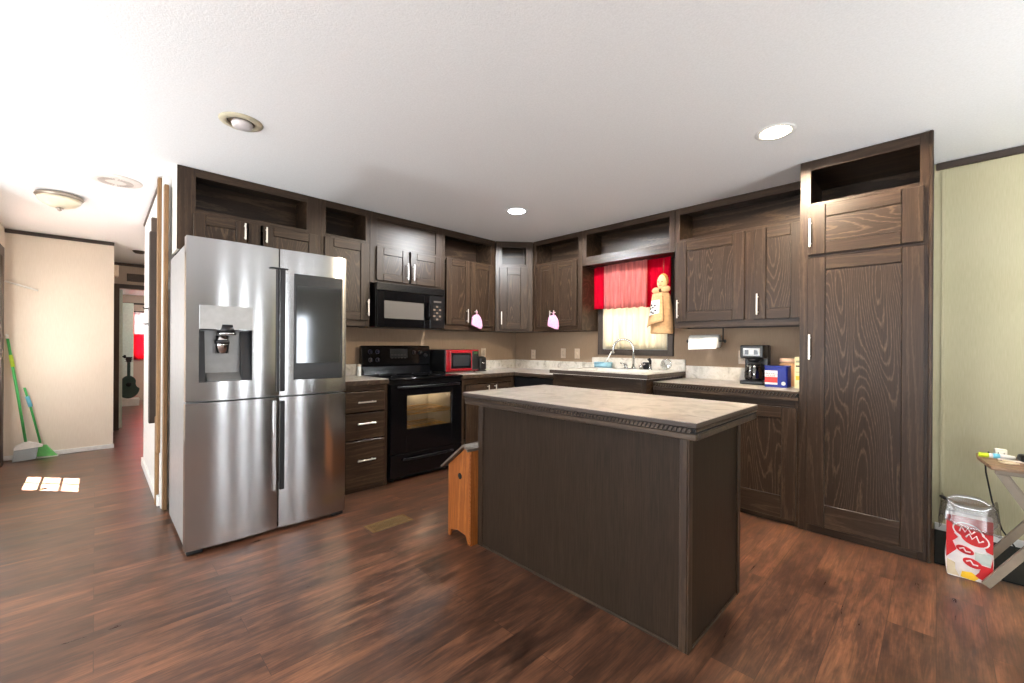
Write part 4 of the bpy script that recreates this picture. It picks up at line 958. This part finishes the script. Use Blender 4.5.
b.prism([q0, q1, (q1[0]+nx_, q1[1]+nz_), (q0[0]+nx_, q0[1]+nz_)], 'y', -.045, .28, 'birdhouse_roof', .002)
b.prism([(ax+.001, .597), (HW+.003, .572), (HW+.003, .586), (ax+.002, .611)], 'y', -.045, .28, 'birdhouse_roof', .002); b.build('roof', bh)
b = MB()
for k in range(22): b.box(HW-.012, HW-.001, -.019, -.0125, .012+.025*k, .026+.025*k, 'birdhouse_pine', .002)
b.build('dentil_strip', bh)

# floor register
rgx = thing('floor_register', 'brass-toned floor register set in the laminate before the range', 'register', (-2.61, 1.42, 0), math.radians(1))
b = MB(); b.box(-.066, .066, -.148, -.13, .0005, .006, 'brass_register', .002).box(-.066, .066, .13, .148, .0005, .006, 'brass_register', .002).box(-.066, -.05, -.13, .13, .0005, .006, 'brass_register', .002).box(.05, .066, -.13, .13, .0005, .006, 'brass_register', .002)
b.build('frame', rgx)
b = MB(); b.box(-.05, .05, -.13, .13, .0003, .0012, 'register_slot')
for k in range(26): b.box(-.048, -.003, -.127+.01*k, -.1215+.01*k, .0012, .0045, 'brass_register').box(.003, .048, -.127+.01*k, -.1215+.01*k, .0012, .0045, 'brass_register')
b.box(-.003, .003, -.13, .13, .0012, .005, 'brass_register'); b.build('grille', rgx)

# ------------------------------------------------------------------ ceiling fixtures
def can(label, x, y, lens, col, power):
    c = thing('recessed_light', label, 'ceiling light', (x, y, 2.4395))
    MB().lathe([(.078, -.004), (.092, -.006), (.102, -.003), (.102, -.0006), (.078, -.0006), (.078, -.004)], (0, 0, 0), 'white_paint', 36, cap=False).build('trim_ring', c)
    MB().lathe([(0, -.016), (.04, -.014), (.068, -.008), (.077, -.002), (0, -.002)], (0, 0, 0), lens, 32).build('lens', c)
    l = lamp('lamp_bulb', 'SPOT', (x, y, 2.418), power, col, (0, 0, -1), shadow_soft_size=.06, spot_size=math.radians(176), spot_blend=.06); return c
can('lit recessed ceiling light near the corner, cool white', -2.715, 2.735, 'lens_cool', (.93, .97, 1), 200)
can('lit recessed ceiling light near the pantry, warm white', -.66, 2.757, 'lens_warm', (1, .82, .60), 230)
c = thing('recessed_light', 'unlit recessed ceiling light with a drooping bulb before the fridge', 'ceiling light', (-2.725, .57, 2.4395))
MB().lathe([(.066, -.003), (.070, -.010), (.084, -.010), (.103, -.004), (.106, -.0006), (.066, -.0006), (.066, -.003)], (0, 0, 0), 'can_baffle', 36, cap=False).build('trim_ring', c)
MB().lathe([(0, -.003), (.072, -.003), (.072, -.001), (0, -.001)], (0, 0, 0), 'can_dark', 28).build('socket', c)
o = MB().lathe([(0, -.034), (.036, -.034), (.048, -.028), (.052, -.014), (.047, -.004)], (.006, .004, 0), 'bulb_glass', 28).build('bulb', c)
zc = ceil_z(-5.03)
c = thing('flush_ceiling_light', 'alabaster bowl ceiling light with a nickel rim in the left passage', 'ceiling light', (-5.03, -.212, zc-.004))
MB().lathe([(.10, 0), (.136, -.002), (.143, -.018), (.132, -.030), (.118, -.028)], (0, 0, 0), 'fixture_nickel', 36).build('rim', c)
MB().lathe([(.129, -.031), (.120, -.055), (.095, -.08), (.055, -.098), (.0, -.104)], (0, 0, 0), 'alabaster_glass', 36).build('bowl', c)
MB().lathe([(.024, -.104), (.024, -.109), (.01, -.112), (.014, -.122), (0, -.132)], (0, 0, 0), 'fixture_nickel', 18).build('finial', c)
zc = ceil_z(-4.26)
c = thing('ceiling_vent', 'round white slotted ceiling vent between the bowl light and the fridge', 'vent', (-4.36, .105, zc-.001))
MB().lathe([(0, -.012), (.105, -.014), (.15, -.006), (.155, 0), (0, 0)], (0, 0, 0), 'vent_white', 36).build('plate', c)
b = MB()
for k in range(40):
    a = 2*PI*k/40; r0, r1 = .06, .10
    if abs(math.sin(a)) < .12: continue
    p = Vector((math.cos(a), math.sin(a), 0)); q = Vector((-p.y, p.x, 0))*.0035
    vv = [p*r0+q, p*r1+q, p*r1-q, p*r0-q]; top_ = [b.bm.verts.new((v.x, v.y, -.0165)) for v in vv]; bot = [b.bm.verts.new((v.x, v.y, -.012)) for v in vv]
    fs = [b.bm.faces.new(top_), b.bm.faces.new(bot[::-1])]+[b.bm.faces.new((top_[i], top_[(i+1) % 4], bot[(i+1) % 4], bot[i])) for i in range(4)]; bmesh.ops.recalc_face_normals(b.bm, faces=fs); b._fin(None, fs, 'vent_slot')
b.build('slots', c)
zc = ceil_z(-7.0)
c = thing('smoke_detector', 'small dark dome on the hall ceiling', 'smoke detector', (-7.0, .385, zc-.004))
MB().lathe([(.06, 0), (.06, -.012), (.04, -.028), (.0, -.034)], (0, 0, 0), 'trim_dark', 24).build('dome', c)
MB().lathe([(.065, 0), (.065, -.006), (.06, -.006)], (0, 0, .001), 'casing_brown', 24).build('base', c)

# ------------------------------------------------------------------ left passage
bm_ = thing('broom', 'green-handled broom with grey bristles leaning in the far corner', 'broom', (-6.56, -.50, 0))
MB().tube([(.02, 0, .19), (-.03, -.065, .72), (-.09, -.135, 1.25)], .011, 'green_handle', 10).build('handle', bm_)
MB().prism([(-.085, .135), (-.07, .16), (-.015, .195), (.02, .195), (.09, .165), (.12, .15), (.115, .13), (-.08, .115)], 'x', -.005, .035, 'white_plastic', .006, 2).build('head', bm_)
bb = MB(); bb.prism([(-.078, .1145), (.085, .126), (.07, .012), (-.09, .003)], 'x', -.008, .04, 'bristle_grey'); bb.build('bristles', bm_)
for o in [x for x in bpy.data.objects if x.parent == bm_ and x.name.split('.')[0] in ('head', 'bristles')]: pass
MB().tube([(-.055, -.095, .96), (-.068, -.112, 1.08)], .0145, 'lime_label', 10).build('sleeve', bm_)
MB().tube([(-.09, -.136, 1.245), (-.094, -.141, 1.29)], .013, 'white_plastic', 10).build('cap', bm_)
dp = thing('dustpan', 'green long-handled dustpan standing behind the broom', 'dustpan', (-6.615, -.37, 0))
MB().tube([(.0, -.03, .13), (-.02, -.11, .56), (-.03, -.15, .74)], .009, 'green_handle', 10).build('handle', dp)
b = MB(); b.prism([(-.075, .02), (.085, .005), (.085, .012), (.01, .13), (-.06, .135), (-.075, .03)], 'x', -.02, .012, 'green_pan', .003); b.build('pan', dp)
MB().box(-.025, .028, -.06, .095, .0005, .008, 'white_plastic', .002).build('lip', dp)
MB().tube([(-.019, -.105, .54), (-.025, -.13, .65)], .016, 'blue_clip', 10).build('clip', dp)
dr = tag(MB((-6.6, -.62, 2.0)).tube([(-6.64, -.655, 1.83), (-6.66, -.43, 1.755)], .010, 'white_plastic', 10).build('sun_streak_rod'), 'thin white rod standing in for a sun streak above the broom', 'rod')  # white rod shaped and placed as a streak of sunlight
ch = thing('door_chime', 'cream chime box on the hall wall past the far wall edge', 'chime', (-6.84, .151, 2.06))
MB().box(-.06, .06, .0005, .04, -.065, .065, 'outlet_ivory', .006, 2).build('cover', ch)
MB().box(-.045, .045, .04, .043, -.05, -.03, 'clay_tan', .001).build('grille', ch)
vt = thing('wall_vent', 'dark return-air grille high on the hall end wall', 'vent', (-8.0, .47, 2.13))
b = MB(); b.box(.001, .01, -.16, .16, -.055, .055, 'trim_dark', .003); b.build('frame', vt)
b = MB()
for k in range(5): b.box(.0102, .014, -.15, .15, -.045+.02*k, -.035+.02*k, 'casing_brown')
b.build('louvers', vt)
# far bedroom
fc = thing('window_curtain', 'red and white curtain on the far bedroom window', 'curtain', (-11.86, 1.05, 1.88))
g2 = (-11.86, 1.05, 1.88)
def far_curtain(y0, y1, mat, nm, z0, z1, n):
    m = MB(g2); m.grid(lambda u, v: (-11.86+.015*math.sin(2*PI*n*u), y0+(y1-y0)*u, z1+(z0-z1)*v), n*10, 4, mat); return solid(m.build(nm, fc), .003)
far_curtain(.50, 1.65, 'curtain_pink', 'lower_panel', .86, 1.40, 8); far_curtain(.50, .58, 'curtain_pink', 'side_panel', 1.4, 1.86, 2); far_curtain(.58, 1.65, 'curtain_white', 'upper_panel', 1.4, 1.86, 8)
MB(g2).tube([(-11.86, .45, 1.87), (-11.86, 1.7, 1.87)], .012, 'trim_dark', 8).build('rod', fc)
wd = thing('wardrobe', 'pale wardrobe against the far bedroom wall behind the guitar', 'wardrobe', (-11.5, .3, 0))
b = MB(); b.box(-.3, .25, -.25, .24, .001, 2.0, 'door_green_white', .004); b.build('body', wd)
b = MB(); b.box(.2505, .268, -.24, -.004, .06, 1.96, 'door_green_white', .003).box(.2505, .268, .004, .232, .06, 1.96, 'door_green_white', .003); dd = b.build('door', wd)
gt = thing('guitar', 'dark green guitar propped on a white box in the far bedroom', 'guitar', (-11.0, .46, .14))
pts = []
for k in range(48):
    a = 2*PI*k/48; s_, c_ = math.sin(a), math.cos(a)
    r = .165 if s_ < 0 else .135
    wv = r*(1-.22*math.exp(-((s_-.25)/.28)**2)); pts.append((wv*c_, .22+.22*s_))
MB().prism(pts, 'x', -.045, .045, 'guitar_green', .008, 2).build('body', gt)
MB().box(.02, .05, -.024, .024, .40, .70, 'guitar_green', .004).build('neck', gt)
b = MB(); b.prism([(-.035, .70), (.035, .70), (.045, .80), (-.045, .80)], 'x', .022, .045, 'ink_dark', .003)
for zz in (.72, .75, .78):
    for s_ in (-1, 1): b.lathe([(.008, -.01), (.008, .01)], (.033, s_*.05, zz), 'chrome', 8, 'y')
b.build('headstock', gt); MB().lathe([(0, .046), (.04, .046), (.04, .0475), (0, .0475)], (0, 0, .27), 'dark_slot', 20, 'x').build('sound_hole', gt)
wb = thing('storage_box', 'small white box under the guitar in the far bedroom', 'box', (-11.0, .46, 0))
MB().box(-.12, .12, -.15, .15, .001, .115, 'white_plastic', .004).build('body', wb); MB().box(-.125, .125, -.155, .155, .1155, .138, 'white_plastic', .004).build('lid', wb)
# partition door hardware
for z in (1.52, 1.38):
    h = thing('coat_hook', 'small dark hook on the white partition, %s of the pair' % ('upper' if z > 1.45 else 'lower'), 'hook', (-5.02, .3445, z), 0, 'hooks on the partition')
    MB().box(-.02, .02, -.005, -.0005, -.014, .014, 'dark_metal', .001).build('plate', h); MB().tube([(0, -.005, .004), (0, -.035, 0), (0, -.04, .014)], .005, 'dark_metal', 8).build('prong', h)

# ------------------------------------------------------------------ right corner by the pantry
mt = tag(MB((.6, 3.66, 0)).box(-.012, 1.5, 3.362, 3.975, .0006, .009, 'sheet_dark', .003).build('floor_layer'), 'thin dark sheet on the floor along the yellow wall beside the pantry', 'mat')  # thin dark slab laid over the floor beside the pantry
tt = thing('tray_table', 'folding wooden tray table with grey crossed legs at the right edge', 'table', (.37, 3.31, 0))
g = (.37, 3.31, 0); TZ = .615
def top_outline():
    return [(.185, 3.13), (.15, 3.36), (.15, 3.47), (.165, 3.50), (.57, 3.50), (.59, 3.44), (.59, 3.19), (.57, 3.13)]
MB(g).prism(top_outline(), 'z', TZ, .632, 'table_ash', .003, 2).build('tabletop', tt)
MB(g).box(.20, .54, 3.16, 3.185, .592, TZ-.0005, 'table_frame', .002).build('apron', tt); MB(g).box(.20, .54, 3.445, 3.47, .592, TZ-.0005, 'table_frame', .002).build('apron', tt)
def leg(p, q, w=.017, d=.012):
    p, q = Vector(p), Vector(q); t = (q-p).normalized(); n = t.cross(Vector((0, 1, 0))).normalized()*w; m = Vector((0, d, 0)); b = MB(g)
    A_ = [p+n+m, p-n+m, p-n-m, p+n-m]; B_ = [x+(q-p) for x in A_]; a = [b.bm.verts.new(x) for x in A_]; c_ = [b.bm.verts.new(x) for x in B_]
    fs = [b.bm.faces.new(a), b.bm.faces.new(c_[::-1])]+[b.bm.faces.new((a[i], a[(i+1) % 4], c_[(i+1) % 4], c_[i])) for i in range(4)]
    bmesh.ops.recalc_face_normals(b.bm, faces=fs); b._fin(None, fs, 'table_frame'); return b.build('leg', tt)
leg((.175, 3.215, .012), (.53, 3.215, .60)); leg((.55, 3.19, .012), (.215, 3.19, .60))
leg((.155, 3.415, .022), (.50, 3.415, .60)); leg((.55, 3.435, .022), (.215, 3.435, .60))
# things on the table
def pen():
    o = thing('highlighter', 'fat lime-capped white marker lying on the tray table edge', 'marker', (.155, 3.36, .645), math.radians(12))
    MB().lathe([(0, 0), (.011, .0), (.0125, .01), (.0125, .035), (0, .035)], (.0, 0, 0), 'lime_plastic', 14, 'x').build('cap', o)
    MB().lathe([(0, .0355), (.012, .0355), (.0125, .10), (.008, .13), (0, .13)], (0, 0, 0), 'label_white', 14, 'x').build('barrel', o)
    MB().lathe([(.0128, .05), (.0128, .075)], (0, 0, 0), 'blue_clip', 14, 'x').build('band', o)
pen()
o = thing('charger', 'white phone charger block on the tray table', 'charger', (.235, 3.42, .633), .1)
MB().box(-.022, .022, -.015, .015, 0, .045, 'charger_white', .004, 2).build('block', o); MB().box(-.012, -.009, -.0155, -.0145, .02, .028, 'ink_dark').box(.009, .012, -.0155, -.0145, .02, .028, 'ink_dark').build('prong', o)
o = tag(MB((.25, 3.27, .633)).tube([(.22, 3.27, .638), (.235, 3.245, .638), (.26, 3.24, .638), (.28, 3.26, .638), (.27, 3.285, .638), (.245, 3.29, .638), (.235, 3.275, .643), (.26, 3.262, .643), (.285, 3.25, .639)], .0045, 'clay_tan', 8).build('coiled_cable'), 'short cream cable coiled on the tray table', 'cable')
o = thing('gadget', 'black gadget with a cord at the right side of the tray table', 'gadget', (.36, 3.36, .633), .2)
MB().box(-.07, .07, -.035, .035, 0.001, .04, 'black_plastic', .014, 3).build('body', o); MB().lathe([(.012, .04), (.014, .052), (0, .054)], (-.03, 0, 0), 'rubber_black', 12).build('stick', o)
o = tag(MB((.25, 3.36, .633)).tube([(.22, 3.34, .637), (.25, 3.34, .637), (.29, 3.33, .637), (.34, 3.30, .637), (.42, 3.29, .637)], .0038, 'handle_nickel', 8).build('metal_rod'), 'thin metal rod lying beside the black gadget', 'rod')
o = tag(MB((.2, 3.5, .3)).tube([(.20, 3.512, .64), (.185, 3.516, .60), (.19, 3.53, .52), (.215, 3.56, .36), (.255, 3.6, .20), (.33, 3.66, .06), (.45, 3.70, .014), (.6, 3.72, .013)], .004, 'rubber_black', 8).build('power_cord'), 'black power cord hanging behind the tray table to the floor', 'cord')

# pet food sack with clear bag
sk = thing('food_sack', 'red and white food sack with a clear bag on top, against the pantry corner', 'bag', (.118, 3.30, 0))
def sack(u, v):   # u around, v up
    a = 2*PI*u; hx, hy = .082, .045
    c_, s_ = math.cos(a), math.sin(a); k = 1+.03*math.sin(PI*v)
    x = hx*math.copysign(abs(c_)**.35, c_)*k; y = hy*math.copysign(abs(s_)**.35, s_)*(1+.25*math.sin(PI*v)-.5*v**3)
    return (x+.004*math.sin(9*v+5*u), y+.003*math.sin(14*v+9*u), .001+.33*v)
b = MB(); b.grid(sack, 56, 20, 'bag_white'); b.box(-.075, .075, -.04, .04, .001, .004, 'bag_white'); skb = b.build('sack', sk)
yF = -.058
def patch(b, pts, mat, off):
    vv = []
    for x, z in pts: vv.append((x, z))
    b.prism(vv, 'y', -.0595-off, -.0515-off*.5, mat)
b = MB()
patch(b, [(-.083, .10), (-.045, .15), (-.06, .19), (-.04, .215), (-.062, .24), (-.05, .285), (-.083, .285)], 'bag_red', 0)
patch(b, [(.083, .03), (.04, .06), (.02, .03), (.05, .02), (.083, .02)], 'bag_red', 0)
patch(b, [(.083, .16), (.06, .17), (.045, .215), (.055, .25), (.03, .285), (.083, .285)], 'bag_red', 0)
patch(b, [(.02, .10), (.075, .10), (.075, .155), (.02, .155)], 'bag_grey', .0004)
patch(b, [(-.03, .012), (.02, .006), (.035, .025), (.01, .045), (-.025, .04)], 'bag_yellow', .0008)
patch(b, [(-.083, .19), (-.05, .20), (-.055, .235), (-.02, .29), (.03, .275), (.083, .285), (.083, .325), (-.083, .325)], 'bag_red', .0001); patch(b, [(-.08, .012), (-.035, .012), (-.05, .045), (-.05, .075), (-.08, .09)], 'clay_tan', .0003)
patch(b, [(.03, .03), (.083, .025), (.083, .14), (.075, .09), (.045, .095)], 'bag_red', .0002)
b.build('print', skb)
def oval(cx, cz, rx, rz_, n=20, tilt=.35):
    P = []
    for k in range(n):
        a = 2*PI*k/n; x, z = rx*math.cos(a), rz_*math.sin(a); P.append((cx+x*math.cos(tilt)+z*math.sin(tilt), cz-x*math.sin(tilt)+z*math.cos(tilt)))
    return P
b = MB(); patch(b, oval(-.005, .255, .058, .042), 'bag_white', .0007); patch(b, oval(.018, .222, .056, .040), 'bag_white', .0008); patch(b, oval(-.005, .255, .052, .036), 'bag_red', .001); patch(b, oval(.018, .222, .05, .034), 'bag_red', .0012)
patch(b, oval(-.015, .155, .034, .018), 'bag_red', .001); patch(b, oval(.012, .095, .036, .022), 'bag_red', .001)
yq = -.0612
def squig(P): b.tube([(x, yq, z) for x, z in P], .0038, 'bag_white', 6)
squig([(-.035, .25), (-.028, .275), (-.015, .25), (-.005, .272), (.008, .245), (.02, .262)]); squig([(-.012, .225), (.0, .245), (.01, .22), (.025, .24), (.035, .21), (.05, .222)])
squig([(-.035, .158), (-.02, .166), (-.012, .15), (.005, .15)]); squig([(-.01, .10), (.005, .108), (.015, .09), (.032, .09)]); b.build('emblem', skb)
def liner(u, v):
    a = 2*PI*u; c_, s_ = math.cos(a), math.sin(a)
    k = 1.12+.10*v+.03*math.sin(13*a)*(v); z = .40-.13*v+.02*math.sin(3*a+1)*v+.012*math.sin(5*a)
    return (.092*k*math.copysign(abs(c_)**.45, c_), .062*k*math.copysign(abs(s_)**.45, s_), z)
solid(MB().grid(liner, 60, 8, 'clear_bag').build('clear_bag', sk), .0008)
b = MB(); b.tube([(-.103, .0, .40), (-.10, -.02, .405), (-.085, -.045, .40)], .008, 'rubber_black', 8); b.build('bag_tie', sk)
